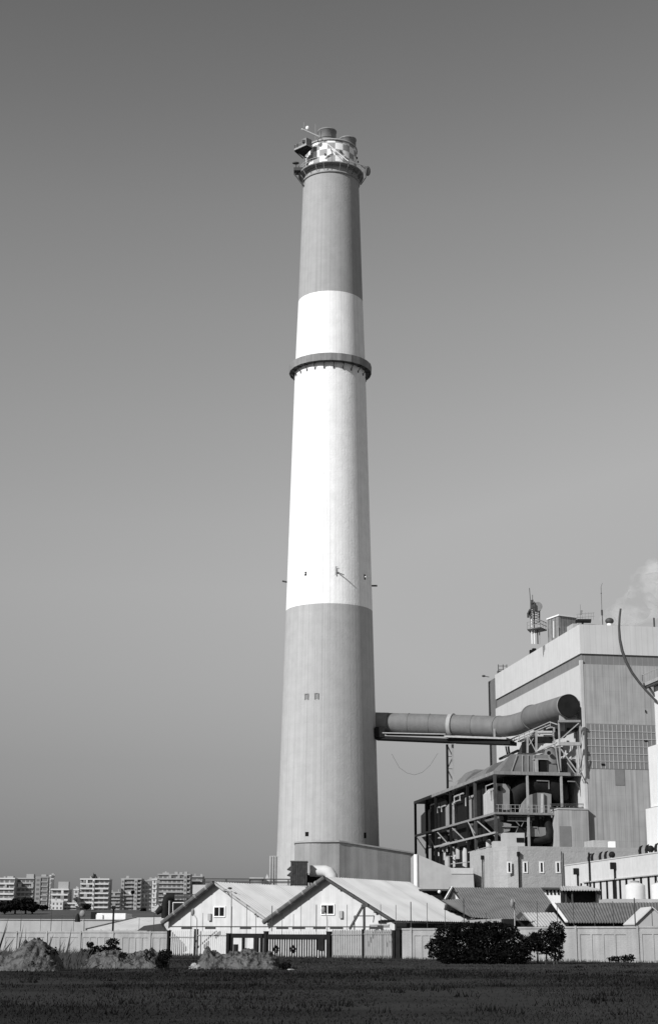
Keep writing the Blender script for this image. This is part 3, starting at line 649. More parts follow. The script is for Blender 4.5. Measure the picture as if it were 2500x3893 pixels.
a, c = r6(706, 1138, 1.0), r6(828, 968, 1.0)
MB().box(E0, (a-E0).dot(U), (c-E0).dot(U), .95, 1.6, a.z, c.z).build('door', M['dark'], hd)
b = MB().box(E0, (a-E0).dot(U)-.45, (a-E0).dot(U)-.02, .7, 1.5, a.z, c.z+.1).box(E0, (a-E0).dot(U)-.5, (c-E0).dot(U)+.2, .6, 1.5, a.z-.4, a.z-.1).box(E0, (a-E0).dot(U)-.7, (c-E0).dot(U)+.2, .75, 1.5, c.z+.1, c.z+.25); b.build('door_frame', M['steel'], hd)
p = r6(930, 880, 2); q_ = r6(640, 860, 2)
MB().tube([r6(900, 1000, 2.5), r6(900, 860, 2.2), r6(860, 800, 2)], [1.4, 1.2, .7], 16).build('stack', M['duct'], hd)
MB().tube([r6(865, 856, .75), r6(865, 856, .5)], .32, 12).build('manhole', M['dark'], hd)
b = MB()
for x in (400, 480, 560, 645): b.bar(r6(x-90 if x < 420 else x, 1160, 1.05), r6(x, 885, 1.35), .1)
b.build('rib', M['steel'], hd)
# machinery under the frame
for i, (x, y, rr, hh_) in enumerate(((545, 1330, .5, 2.0), (650, 1290, .45, 1.6), (740, 1310, .55, 2.0), (700, 1430, .6, 2.0), (575, 1470, .6, 2.2), (850, 1380, .6, 3.2), (1020, 1200, .4, 1.6), (1200, 1180, .45, 1.6), (380, 1310, .3, .8), (450, 1320, .35, .8))):
    p = hit(1560+x/4.053, 2920+y/4.053, E0+U*1.2, U)
    b = MB().tube([p-ZZ*hh_/2, p+ZZ*hh_*.3, p+ZZ*hh_/2], [rr, rr, rr*.6], 12); b.tube([p-ZZ*hh_*.1, p+U*1.5-ZZ*hh_*.1], rr*.5, 8)
    b.build('dust_valve', M['steel'] if i % 2 == 0 else M['pale2'], ep)
b = MB()
for (x0, y0, x1, y1) in ((455, 1215, 900, 1085), (890, 1300, 1280, 1190), (540, 1360, 655, 1360), (600, 1480, 960, 1440)):
    b.bar(hit(1560+x0/4.053, 2920+y0/4.053, E0-U*.1, U), hit(1560+x1/4.053, 2920+y1/4.053, E0-U*.1, U), .14)
b.bar(hit(1560+880/4.053, 2920+830/4.053, E0-U*.3, U), hit(1560+990/4.053, 2920+1010/4.053, E0-U*.3, U), .1)
b.build('brace', M['steel'], ep)

rnd = random.Random(33)
def pu(v, z, u=.0): return Vector((E0.x, E0.y, 0))+U*u+V*v+ZZ*z
for a, c in zip(vpost[:-1], vpost[1:]):
    zA, zB2 = zMid+.3, zTop-.1
    if c-a > 3.5: MB().bar(pu(a+.3, zMid-3.4, .1), pu(c-.3, zMid-.1, .1), .13).build('brace', M['steel'], ep)
b = MB()
for i in range(16):
    v0 = rnd.uniform(1, EV-5); z0 = rnd.choice([zMid-1.2, zMid-2.4, zTop-1.0, zTop-1.9]); ln = rnd.uniform(1.5, 4.5); u0 = rnd.uniform(.4, .8); r_ = rnd.uniform(.08, .18)
    b.tube([pu(v0, z0, u0), pu(v0+ln, z0, u0), pu(v0+ln, z0-rnd.uniform(.6, 1.6), u0)], r_, 7)
b.build('service_pipes', M['pale2'], ep)
for i in range(9):
    u0 = rnd.uniform(1, EU-2); z0 = rnd.choice([zMid-.9, zMid-1.8, zTop-.8]); MB().tube([pu(.4, z0, u0), pu(.4, z0, u0+rnd.uniform(1, 2.5)), pu(.6, z0-rnd.uniform(.5, 1.5), u0+2)], .1, 7).build('service_pipes', M['ringc'], ep)
# support tower for the duct end and stepped walkway
tw = thing('duct_tower', EP(EU*.75, .3, zTop), 'pale cross braced steel tower holding up the open end of the flue duct', 'tower')
tl = lambda x, y, Y=227.5: P(1860+x/3.85, 2640+y/3.85, Y+17)
for x, y0, y1, Y in ((1008, 390, 1190, 227), (1315, 390, 1200, 227), (1345, 700, 1200, 229.5), (940, 480, 1190, 231), (1260, 480, 1190, 231)):
    p = tl(x, y0, Y); MB().bar(p, Vector((p.x, p.y, zTop+.5)), .22).build('leg', M['steel'], tw)
for a, c, t, m_ in (((1000, 392), (1325, 392), .35, 'ringc'), ((1010, 725), (1325, 725), .5, 'steel'), ((1035, 655), (1300, 420), .16, 'steel'), ((1040, 800), (1310, 1175), .18, 'steel'), ((960, 760), (1015, 1150), .14, 'steel'), ((1130, 1000), (1240, 1150), .12, 'steel'), ((1260, 900), (1180, 960), .12, 'steel'), ((1280, 1180), (1360, 840), .12, 'steel')):
    MB().bar(tl(*a, 226.7), tl(*c, 226.7), t).build('brace', M[m_], tw)
p = tl(1130, 400); p2 = tl(1300, 520); MB().abox(p.x, p2.x, 245, 247, p2.z, p.z).build('bearing', M['black'], tw); p = tl(1060, 520); p2 = tl(1140, 600); MB().abox(p.x-.8, p2.x, 246, 248, p2.z, p.z).build('bearing', M['black'], tw); p = tl(1320, 170); p2 = tl(1345, 440); MB().abox(p.x, p2.x, 245, 246, p2.z, p.z).build('bearing', M['black'], tw); p = tl(1050, 760); p2 = tl(1100, 880); MB().abox(p.x, p2.x, 246, 247, p2.z, p.z).build('bearing', M['black'], tw)

b = MB(); p = tl(1120, 800, 232); p2 = tl(1300, 1190, 232); b.abox(p.x-2.2, p2.x, 249, 250, p2.z, p.z-1.5); b.build('infill_panel', M['dsteel'], tw)
ww = thing('duct_stair', tl(280, 665, 258), 'sloping pale walkway climbing beside the flue duct towards its open end', 'walkway')
b = MB()
for dy in (0, 42): b.bar(tl(280, 668+dy, 257), tl(885, 402+dy, 232), .14)
b.bar(tl(430, 690, 255), tl(900, 480, 231.5), .5, .2); b.bar(tl(885, 405, 232), tl(990, 440, 229), .14)
for i in range(9): t = i/8; a = tl(280+605*t, 668-266*t, 257-25*t); b.bar(a, a-ZZ*1.0, .07)
b.build('walkway', M['steel'], ww)
b = MB(); b.bar(tl(700, 548, 234), tl(925, 548, 231), .3); b.bar(tl(700, 585, 234), tl(925, 585, 231), .2); b.bar(tl(690, 605, 236), tl(790, 605, 235), .2); b.build('beam', M['steel'], ww)
for x, y0, y1 in ((553, 610, 858), (682, 540, 850), (932, 480, 740)):
    MB().bar(tl(x, y0, 233), tl(x, y1, 233), .26).build('leg', M['steel'], ww)
b = MB().bar(tl(570, 630, 233), tl(680, 850, 233), .12).bar(tl(690, 830, 233), tl(980, 705, 229), .2).bar(tl(640, 640, 233), tl(560, 760, 233), .1); b.build('brace', M['steel'], ww)
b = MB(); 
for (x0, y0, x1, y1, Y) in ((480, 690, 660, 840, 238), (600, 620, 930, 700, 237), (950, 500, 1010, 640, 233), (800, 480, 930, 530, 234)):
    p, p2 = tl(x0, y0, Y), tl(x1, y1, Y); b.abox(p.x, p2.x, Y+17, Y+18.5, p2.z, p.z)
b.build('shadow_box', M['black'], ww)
b = MB(); b.bar(tl(145, 945, 262), tl(420, 820, 256), .35).bar(tl(235, 760, 262), tl(262, 900, 262), .22).bar(tl(272, 760, 261), tl(290, 910, 261), .3)
tag(b.build('pipe_strut', M['dsteel']), 'dark inclined strut frame between duct girder and precipitator hood', 'strut')

# ================================================================== ANNEX AND LOW BLOCKS
A0 = P(2120, 3077, 243.4)
an = thing('annex', (A0.x, A0.y, 0), 'plain grey box annex with a tall dark doorway at the boiler house foot', 'annex')
AU = (hit(2234, 3100, A0, V)-A0).dot(U)
MB().box(A0, 0, AU, 0, 12, 0, A0.z).build('walls', M['clad2'], an)
a, c = hit(2127, 3235, A0, V), hit(2168, 3141, A0, V)
MB().box(A0, (a-A0).dot(U), (c-A0).dot(U), -.05, 0, a.z, c.z).build('door', M['glass'], an)
MB().box(A0, -.1, AU+.1, -.1, 12, A0.z, A0.z+.2).build('roof', M['pale2'], an)
# long grey block with slit windows
L0 = P(1895, 3216, 210)
lb = thing('slit_window_block', (L0.x, L0.y, 0), 'long flat grey block with four narrow white framed slit windows', 'building')
pl = [(0, 3), (.4, 1.5), (1.2, .5), (2.5, 0), (48, 0), (48, 15.5), (0, 15.5)]
MB().plan([(Vector((L0.x, L0.y, 0))+U*a+V*b_)[:2] for a, b_ in pl], 0, L0.z).build('walls', M['blockc'], lb)
for px in (1934, 1995, 2057, 2119):
    a, c = hit(px-3.5, 3315, L0, V), hit(px+3.5, 3280, L0, V); u0, u1 = (a-L0).dot(U), (c-L0).dot(U)
    wn_ = MB().box(L0, u0, u1, -.04, 0, a.z, c.z).build('window', M['dark'], lb)
    MB().box(L0, u0-.17, u0, -.08, 0, a.z-.15, c.z+.15).box(L0, u1, u1+.17, -.08, 0, a.z-.15, c.z+.15).box(L0, u0, u1, -.08, 0, c.z, c.z+.15).box(L0, u0, u1, -.08, 0, a.z-.15, a.z).build('frame', M['white'], wn_)
for px, y0, hd_ in ((1832, 3261, 1), (1969, 3247, 1), (2132, 3237, 0)):
    if px < 1895:
        a = hit(px, y0, L0-U*.2, U); a = P(px, y0, 238)
    else: a = hit(px, y0, L0-V*.2, V)
    if px < 1895: a = hit(px, y0, L0-U*.25, U)
    b = MB().bar(a, Vector((a.x, a.y, 0)), .13 if hd_ else .08)
    if hd_: b.bar(a-ZZ*.25, a+ZZ*.3, .36)
    b.build('downpipe', M['black'], lb)
a, c = P(2250, 3225, 221), P(2336, 3196, 221)
tag(MB().box((a.x, 220), 0, c.x-a.x, 0, 4, L0.z, c.z).build('roof_house', M['grey']), 'low grey roof house on the long block beside the boiler house', 'roof house')
a2, c2 = P(2314, 3224, 218.9), P(2336, 3199, 218.9)
tag(MB().abox(a2.x, c2.x, 218.7, 219.9, L0.z, c2.z).build('white_hatch', M['white']), 'small square white cabinet at the end of the roof house', 'cabinet')
# small structure on the roof left
a, c = P(1912, 3222, 218), P(1992, 3166, 218)
rc = thing('roof_cabin', ((a.x+c.x)/2, 219, L0.z), 'pale stepped cabin on the slit windowed block below the precipitator', 'cabin')
MB().abox(a.x, c.x, 218, 221, L0.z, c.z).abox(a.x-1.3, a.x, 218.5, 221, L0.z, c.z-1.1).build('walls', M['pale2'], rc)
a, c = P(1962, 3202, 217.95), P(1990, 3185, 217.95); MB().abox(a.x, c.x, 217.9, 218, a.z, c.z).build('opening', M['dark'], rc)
# sloping pale wall
W0 = P(1573, 3249, 218)
sw = thing('coal_ramp', (W0.x, 218, 0), 'pale concrete ramp building whose top slopes down to the right', 'building')
tp = [(1573, 3249), (1585, 3247), (1600, 3254), (1660, 3280), (1715, 3300), (1797, 3301)]
pt = [P(x, y, 218) for x, y in tp]
b = MB().poly([Vector((pt[0].x, 218, 0))]+pt+[Vector((pt[-1].x+.4, 218, 0))], (0, 9, 0)); b.build('walls', M['pale2'], sw)
a, c = P(1714, 3322, 217.9), P(1797, 3301, 217.9); MB().abox(a.x, c.x, 217.9, 218, a.z, c.z+.03).build('coping', M['pale'], sw)
b = MB().tube([Vector((pt[0].x+.25, 218.05, 0)), Vector((pt[0].x+.25, 218.05, pt[0].z+.02))], .30, 16); b.build('lit_corner_edge', M['white'], sw)  # white tube puts the sunlit rounded edge into the colour
# grey curved building before the chimney
zc_ = P(1289, 3201, 226).z
gbn = thing('curved_building', (4, 236, 0), 'streaked dark grey concrete building with a rounded corner before the chimney', 'building')
xl = P(1121, 3204, 232).x
arc = [(xl, 262), (xl, 235)]
for i in range(13):
    a = math.pi+math.pi*.5*i/12*1.0; arc.append((xl+4.2+4.2*math.cos(a), 231+4.2*math.sin(a)*1.0))
pe = P(1571, 3246, 233); pm = P(1330, 3207, 228)
arcz = [zc_]*len(arc)+[zc_+.05, pm.z, pe.z, pe.z, zc_]
arc += [(P(1289, 3201, 227).x, 227), (pm.x, 228), (pe.x, 233), (pe.x+.5, 262), (4, 262)]
def wallring(mb, pts2, z0s, z1s):
    n = len(pts2); mb.add([(x, y, z) for (x, y), z in zip(pts2, z0s)]+[(x, y, z) for (x, y), z in zip(pts2, z1s)], [(i, (i+1) % n, n+(i+1) % n, n+i) for i in range(n)]+[tuple(range(n, 2*n)), tuple(range(n))[::-1]]); return mb
wallring(MB(), arc, [0]*len(arc), arcz).build('walls', M['greyd'], gbn)
cen = Vector((4, 245)); ar3 = [tuple(cen+(Vector(p)-cen)*1.012) for p in arc]
wallring(MB(), ar3, [z+.005 for z in arcz], [z+.22 for z in arcz]).build('coping', M['grey'], gbn)

# white hall on the right
H0 = P(2145, 3292, 188)
wh = thing('white_hall', (H0.x, H0.y, 0), 'bright white hall with a row of tall slot windows at the right edge', 'building')
HL = 46
MB().box(H0, 0, 16, -HL, 0, 0, H0.z).build('walls', M['hallw'], wh)
def hf(px, py): p = hit(px, py, H0, U); return (p-H0).dot(V), p.z
zs1 = hf(2305, 3348)[1]; zs0 = zs1-5.2
for i, px in enumerate((2207, 2231, 2256, 2281, 2305, 2330, 2354.5, 2379, 2408, 2435, 2463.6, 2491)):
    v0 = hf(px, 3340)[0]
    wn_ = MB().box(H0, -.04, 0, v0-.28, v0+.28, zs0, zs1).build('window', M['dark'], wh)
    MB().box(H0, -.09, -.04, v0-.28, v0+.28, zs0+2.5, zs0+2.66).build('frame', M['hallw'], wn_)
MB().box(H0, -.2, 0, -HL, -7, zs1+.01, zs1+.12).build('lintel', M['pale2'], wh)
MB().box(H0, -.06, 16, -HL-.1, .06, H0.z, H0.z+.12).build('coping', M['pale'], wh)
for px, py, hd_ in ((2193, 3296, 1), (2334, 3274, 1), (2237, 3236, 0)):
    v0, z = hf(px+4, py+5); z = min(z, H0.z-.3) if hd_ else z
    b = MB().box(H0, -.22, -.08, v0-.09, v0+.09, 0, z)
    if hd_: b.box(H0, -.55, -.06, v0-.25, v0+.25, z-.7, z)
    b.build('downpipe', M['black'], wh)
# gooseneck vents on its roof
k7 = lambda x, y: (2100+x/3.85, 3100+y/3.85)
names = ['leftmost', 'second from the left', 'third from the left', 'fourth from the left', 'fifth from the left', 'sixth from the left', 'seventh from the left', 'rightmost']
for i, x in enumerate((450, 495, 612, 690, 1195, 1290, 1425, 1490)):
    px, _ = k7(x+5, 0); v0 = hf(px, 3280)[0]; c = Vector((H0.x, H0.y, 0))+U*.6+V*v0; z = H0.z+.1
    b = MB().tube([c+ZZ*z, c+ZZ*(z+.45)-V*.02+U*-.05, c+ZZ*(z+.8)+U*.05, c+ZZ*(z+.98)+U*.28], [.15, .16, .13, .04], 8)
    tag(b.build('roof_vent', M['black']), 'curved black roof vent on the white hall, %s of eight' % names[i], 'vent', 'curved vents on the white hall roof')
for i, x in enumerate((775, 1340)):
    px, _ = k7(x, 0); v0 = hf(px, 3270)[0]; c = Vector((H0.x, H0.y, 0))+U*.7+V*v0
    t = thing('roof_fan', c+ZZ*(H0.z+.1), 'round dark roof fan on the white hall, the %s one' % ('left' if i == 0 else 'right'), 'roof fan', 'round fans on the white hall roof')
    MB().ball(c+ZZ*(H0.z+.58), .36, 12).build('hood', M['black'], t); MB().bar(c+ZZ*(H0.z+.1), c+ZZ*(H0.z+.4), .3).build('base', M['steel'], t)

# white tower at the right edge
wt = thing('white_tower', P(2490, 3300, 172), 'stepped white tower cut by the right edge of the photo', 'tower')
T = P(2482, 2614, 172)
s1 = P(2492, 2831, 172); s2 = P(2463, 2840, 172); s3 = P(2475, 3069, 172); s4 = P(2457, 3075, 172)
MB().box(T, 0, 7, -9, 0, s1.z, T.z).build('upper_shaft', M['towerw'], wt)
o2 = Vector((s2.x, 172, 0)); MB().box(o2, 0, 8, -9, .2, s3.z, s2.z).build('middle_shaft', M['towerw'], wt)
o3 = Vector((s4.x, 172, 0)); MB().box(o3, 0, 9, -9, .4, 0, s4.z).build('lower_shaft', M['towerw'], wt)
d1, d2 = P(2440, 2590, 173), P(2440, 2582, 173)
dk = MB().box((d1.x, 173), 0, 9, -8, 0, T.z+.25, T.z+.6).build('deck', M['steel'], wt)
b = MB()
for i in range(7): b.box((d1.x, 173), .1+i*1.1, .4+i*1.1, -7.8, -.1, T.z, T.z+.25)
b.bar(Vector((T.x+.1, 171.8, T.z-1.0)), Vector((d1.x+.4, 171.8, T.z+.1)), .2); b.build('joist', M['dsteel'], wt)
b = MB()
for i in range(6): p = Vector((d1.x, 173, T.z+.6))-V*(i*1.4); b.bar(p, p+ZZ*.9, .06)
b.bar(Vector((d1.x, 173, T.z+1.5)), Vector((d1.x, 173, T.z+1.5))-V*7.5, .06); b.build('rail', M['steel'], wt)
cv = [(2357, 2314), (2353, 2345), (2351, 2385), (2354, 2430), (2363, 2475), (2378, 2516), (2400, 2557), (2428, 2595), (2458, 2630), (2484, 2657), (2496, 2668)]
tag(MB().tube([P(x, y, 170.6) for x, y in cv], [.11, .12, .13, .15, .17, .16, .15, .14, .13, .12, .12], 10).build('curved_pipe', M['dsteel']), 'long dark curved pipe rising from the white tower across the sky', 'pipe')

# ================================================================== SHEDS BEHIND THE FENCE
SH = 168.0
sdir = Vector((.53, .848, 0)); gdir = Vector((-.848, .53, 0))
RF = P(1493, 3500, SH)            # front right eave corner
def ground_hit(px, o, n): return hit(px, 3500, o, n)
n_g = sdir
LF = hit(1020, 3497, RF, n_g); AP = hit(1239, 3338, RF, n_g)
EB = hit(1797, 3505, RF, gdir); blen = (EB-RF).dot(sdir)
LF2 = hit(634, 3505, RF, n_g); AP2 = hit(818, 3357, RF, n_g)
def shed(LFp, APp, RFp, ln, label, wpx, rk):
    t = thing('gabled_shed', ((LFp.x+RFp.x)/2, (LFp.y+RFp.y)/2, 0), label, 'shed', 'pale gabled sheds behind the fence')
    ze = (RFp.z+LFp.z)/2
    a, b_, c = Vector((LFp.x, LFp.y, ze)), APp.copy(), Vector((RFp.x, RFp.y, ze))
    i0 = .25
    w_ = MB().poly([Vector((a.x, a.y, 0))+sdir*.35, a+sdir*.35, b_+sdir*.35-ZZ*.05, c+sdir*.35, Vector((c.x, c.y, 0))+sdir*.35], sdir*(ln-.6)); wo_ = w_.build('walls', M['shedwall'], t)
    for e0, e1 in ((b_, c), (b_, a)):
        d = (e1-e0); e1x = e0+d*1.035; up = ZZ*.12
        if e1 is a: MB().corr(e0+up, e0+sdir*ln+up, e1x+sdir*ln+up, e1x+up, .3, .035).build('roof', M['shedroof'], t)
        else: MB().corr(e0+up, e0+sdir*ln+up, e1x+sdir*ln+up, e1x+up, .5, .06).build('roof', M['shedroof'], t)
    # dark rake on the left, thin one on the right
    off = -sdir*.12
    MB().tube([a+off*2.5-(b_-a).normalized()*.5+ZZ*.04, b_+off*2.5+ZZ*.04],   .26, 10, sm=False).build('rake_duct', M['dsteel'] if False else mat('dark fascia', .10, n=.3, scale=3), t)
    for kk in (.2, .42, .64, .86): p = a.lerp(b_, kk)+off; MB().tube([p-(b_-a).normalized()*.1-sdir*.18+ZZ*.04, p+(b_-a).normalized()*.1-sdir*.18+ZZ*.04], .30, 10, sm=False).build('clamp', M['ringc'], t)
    MB().bar(b_+off-ZZ*.05, c+off+(c-b_).normalized()*.3-ZZ*.05, .12, .2).build('rake_trim', M['dsteel'] if rk else M['pale2'], t)
    for (x0, x1, y0, y1) in wpx:
        p0, p1 = hit(x0, y1, RF+sdir*.3, sdir), hit(x1, y0, RF+sdir*.3, sdir); g_ = -gdir; wd_ = (p1-p0).dot(g_)
        base = Vector((p0.x, p0.y, 0))
        fr = MB().box(base, 0, wd_, -.06, .02, p0.z, p1.z, g_, sdir).build('window', M['white'], t)
        MB().box(base, .14, wd_/2-.06, -.09, -.065, p0.z+.14, p1.z-.12, g_, sdir).box(base, wd_/2+.06, wd_-.14, -.09, -.065, p0.z+.14, p1.z-.12, g_, sdir).build('pane', M['dark'], fr)
    return t
T1_ = shed(LF, AP, RF, blen, 'pale gabled shed on the right of the pair behind the gate', [(1219, 1272, 3437, 3479)], 1)
T2_ = shed(LF2, AP2, LF, blen, 'pale gabled shed on the left of the pair behind the gate', [(812, 857, 3445, 3487)], 0)
for px, py, tt in ((1292, 3378, T1_), (1339, 3405, T1_), (1428, 3467, T1_), (900, 3417, T2_), (938, 3446, T2_), (975, 3476, T2_), (874, 3377, T2_)):
    p = hit(px, py, RF+sdir*.1, sdir); MB().ball(p, .16, 8, (1.6, 1, .8)).build('lamp', M['dsteel'], tt)
for px, py, tt in ((797, 3500, T2_), (1296, 3491, T1_)):
    p = hit(px, py, RF+sdir*.2, sdir); b = MB().box(Vector((p.x, p.y, 0)), -.2, .2, -.1, .1, p.z, p.z+.75, -gdir, sdir); b.build('meter_box', M['grey'], tt)
# pipe frame at the right shed
b = MB(); pf = lambda x, y: hit(550+x*.7143, 3150+y*.7143, RF-sdir*2.2, sdir)
p = pf(1167, 400); b.bar(Vector((p.x, p.y, 0)), p, .22); b.bar(p, pf(1090, 535), .2); b.bar(pf(1115, 465), pf(1220, 465), .1); b.bar(pf(1115, 465), pf(1115, 540), .1); b.bar(pf(1220, 465), pf(1215, 500), .08); b.bar(pf(1155, 412), pf(1190, 408), .3)
tag(b.build('braced_frame', M['dsteel']), 'dark pipe frame with slanting brace before the right shed gable', 'pipe frame')
b = MB(); b.tube([pf(1195, 540), pf(1197, 515), pf(1240, 512), pf(1300, 514)], .09, 8); tag(b.build('bent_pipe', M['steel']), 'thin bent pipe running along the right shed foot', 'pipe')
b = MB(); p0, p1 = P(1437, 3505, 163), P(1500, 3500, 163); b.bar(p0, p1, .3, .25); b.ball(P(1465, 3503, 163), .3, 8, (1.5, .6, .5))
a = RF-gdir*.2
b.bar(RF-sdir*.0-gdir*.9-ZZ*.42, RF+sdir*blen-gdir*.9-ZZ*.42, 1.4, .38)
tag(b.build('eave_shadow_box', M['black']), 'deep black gutter shadow box along the right shed eave', 'stand-in')  # black box in place of the shadow under the eave

# vent box, white bent duct
q3 = lambda x, y, Y: P(840+x/3.348, 3180+y/3.348, Y)
vb = thing('louvred_vent_box', q3(990, 610, 205), 'dark ribbed vent box with two projecting louvres above the sheds', 'vent box')
a, c = q3(885, 612, 205), q3(1095, 318, 205)
ribm = mat('rusty ribbed steel', .055, n=.4, scale=3, streak=.3, sscale=6)
b = MB().abox(a.x, c.x, 205, 209, a.z, c.z)
for i in range(9): x = a.x+.1+i*(c.x-a.x-.2)/8; b.abox(x-.09, x+.09, 204.88, 205, a.z, c.z-.1)
b.build('casing', ribm, vb)
MB().abox(a.x-.08, c.x+.08, 204.8, 209.1, c.z, c.z+.1).build('lid', M['ringc'], vb)
for y in (400, 475):
    e = q3(838, y+18, 205); e2 = q3(885, y-25, 205); e3 = q3(885, y+30, 205)
    MB().poly([e, Vector((a.x, 205, e2.z)), Vector((a.x, 205, e3.z))], (0, 3, 0)).build('louvre', ribm, vb)
c2 = q3(870, 830, 205); a2, c3 = q3(820, 800, 205), q3(880, 620, 205)
MB().abox(a2.x, c3.x, 205.5, 207, 2, c3.z).build('riser', M['greyd'], vb); MB().abox(c3.x-.02, c3.x+.3, 205.2, 205.5, 2, c3.z+1.4).build('stand_pipe', M['dsteel'], vb)
b = MB().tube([q3(1130, 440, 207), q3(1180, 440, 207), q3(1330, 440, 206), q3(1375, 460, 205.5), q3(1410, 510, 205), q3(1420, 600, 205)], .72, 18)
tag(b.build('bent_duct', M['pale']), 'white bent duct curving down behind the right shed ridge', 'duct')
b = MB(); a, c = q3(1085, 580, 209), q3(1255, 490, 209); b.abox(a.x, c.x, 209, 212, a.z, c.z); a, c = q3(1255, 560, 208), q3(1350, 470, 208); b.abox(a.x, c.x, 208, 211, a.z, c.z)
for x in (1100, 1130, 1160, 1190, 1220): p = q3(x, 610, 207); b.bar(p-ZZ*3, p+ZZ*1.4, .12)
tag(b.build('pump_rack', M['black']), 'black machinery rack between vent box and bent duct', 'machinery')
# pale low building behind the sheds
a, c = P(1000, 3460, 200), P(1235, 3364, 200)
tag(MB().abox(a.x, c.x+3, 209.3, 220, 0, c.z).build('flat_roofed_store', M['pale']), 'pale flat roofed store showing between the two shed ridges', 'store')
a, c = P(952, 3360, 255), P(1003, 3336, 255)
kk = thing('rooftop_kiosk', ((a.x+c.x)/2, 256, 0), 'low dark kiosk with pale lid left of the chimney foot', 'kiosk')
MB().abox(a.x, c.x-.3, 255, 260, 0, c.z-.3).build('walls', M['greyd'], kk); MB().abox(a.x-.2, c.x, 254.8, 260, c.z-.3, c.z).build('roof', M['pale2'], kk)
a, c = P(1003, 3362, 256), P(1027, 3335, 256)
tag(MB().abox(a.x, c.x, 256, 259, 0, c.z-.6).poly([Vector((a.x, 256, c.z-.6)), Vector(((a.x+c.x)/2, 256, c.z+.5)), Vector((c.x, 256, c.z-.6))], (0, 3, 0)).build('tiny_hut', M['pale']), 'tiny pale pointed hut beside the kiosk at the chimney foot', 'hut')
pr = thing('pipe_rack', P(900, 3343, 240), 'thin horizontal pipe rack running left from the chimney foot', 'pipe rack')
b = MB()
for y0 in (3341, 3349, 3354): b.bar(P(775, y0, 240), P(1110, y0+2, 240), .16 if y0 != 3349 else .1)
b.build('pipe', M['dsteel'], pr); b = MB()
for x in (778, 860, 950, 1042, 1096): p = P(x, 3342, 240); b.bar(Vector((p.x, 240.2, 0)), Vector((p.x, 240.2, p.z)), .16)
b.build('post', M['dsteel'], pr)
a, c = P(732, 3400, 215), P(830, 3364, 215)
tag(MB().abox(a.x, c.x, 215, 225, 0, c.z).build('pale_store', M['pale']), 'pale store showing behind the left shed roof', 'store')
q2 = lambda x, y, Y: P(420+x/3.667, 3300+y/3.667, Y)
bd = thing('black_duct', q2(800, 690, 190), 'thick black bent duct standing left of the left shed', 'duct')
MB().tube([q2(765, 700, 190), q2(770, 520, 190), q2(795, 420, 190), q2(835, 400, 190), q2(890, 400, 190)], [.45, .5, .5, .48, .45], 14).build('pipe', M['black'], bd)
MB().tube([q2(845, 690, 190), q2(845, 440, 190)], .32, 12).build('pipe', M['black'], bd)
MB().tube([q2(720, 560, 190), q2(640, 630, 190)], [.45, .28], 10).build('chute', M['black'], bd)
b = MB().bar(q2(815, 690, 189.4), q2(820, 455, 189.4), .06).bar(q2(868, 690, 189.4), q2(872, 480, 189.4), .07).bar(q2(872, 480, 189.4), q2(1060, 480, 189.4), .07); b.build('rail', M['white'], bd)
b = MB().bar(q2(890, 405, 192), q2(1190, 405, 192), .28).bar(q2(870, 460, 191), q2(1130, 460, 191), .25).bar(q2(720, 375, 193), q2(1200, 372, 193), .14); b.build('cross_pipe', M['dsteel'], bd)
a, c = q2(880, 590, 192), q2(1030, 490, 192); MB().abox(a.x, c.x, 192, 194, a.z, c.z).build('tank', M['black'], bd)
tag(MB().poly([q2(565, 600, 195), q2(665, 505, 195), q2(690, 560, 195), q2(620, 625, 195)], (0, 2, 0)).build('pale_hopper', M['pale']), 'small pale slanting hopper beside the black duct', 'hopper')

# low shed and long wall on the left
ls = thing('low_shed', P(480, 3540, 200), 'wide low pitched pale shed roof behind the left wall', 'shed')
a, b_, c, d = P(326, 3537, 196), P(517, 3492, 202), P(740, 3489, 204), P(660, 3537, 196)
MB().hexa([a, d, c, b_], [p+ZZ*.12 for p in (a, d, c, b_)]).build('roof', M['shedroof'], ls)
MB().bar(a-Vector((0, .1, -.1)), b_-Vector((0, .1, -.1)), .15, .25).build('barge_board', M['ringc'], ls)
MB().abox(a.x+.4, d.x-.4, 196.6, 197, 0, a.z-.15).build('wall', M['dsteel'], ls)
ds = MB().poly([q2(370, 872, 180), q2(470, 805, 180), q2(700, 775, 180), q2(760, 875, 180)], (0, 3, 0))
tag(ds.build('lean_to', M['dsteel']), 'dark lean-to roof tucked under the left shed eave', 'lean-to')
lw = thing('long_store', P(200, 3540, 232), 'long low pale building behind the left part of the wall', 'building')
a, c = P(-60, 3540, 232), P(560, 3499, 232)
MB().abox(a.x-10, c.x, 232, 244, 0, c.z).build('walls', M['pale2'], lw)
MB().abox(a.x-10.2, c.x+.2, 231.85, 244.2, c.z, c.z+.12).build('roof', M['grey'], lw)
a, c = P(368, 3500, 246), P(478, 3472, 246)
tag(MB().abox(a.x, c.x, 246, 254, 0, c.z).abox(a.x-.1, a.x+.9, 245.8, 246, c.z-.9, c.z-.2).build('white_block', M['white']), 'small white block showing above the long low building', 'building')
a, c = P(345, 3500, 247), P(370, 3467, 247)
tag(MB().abox(a.x, c.x, 247, 251, 0, c.z).build('black_shed', M['black']), 'small black shed touching the white block', 'shed')

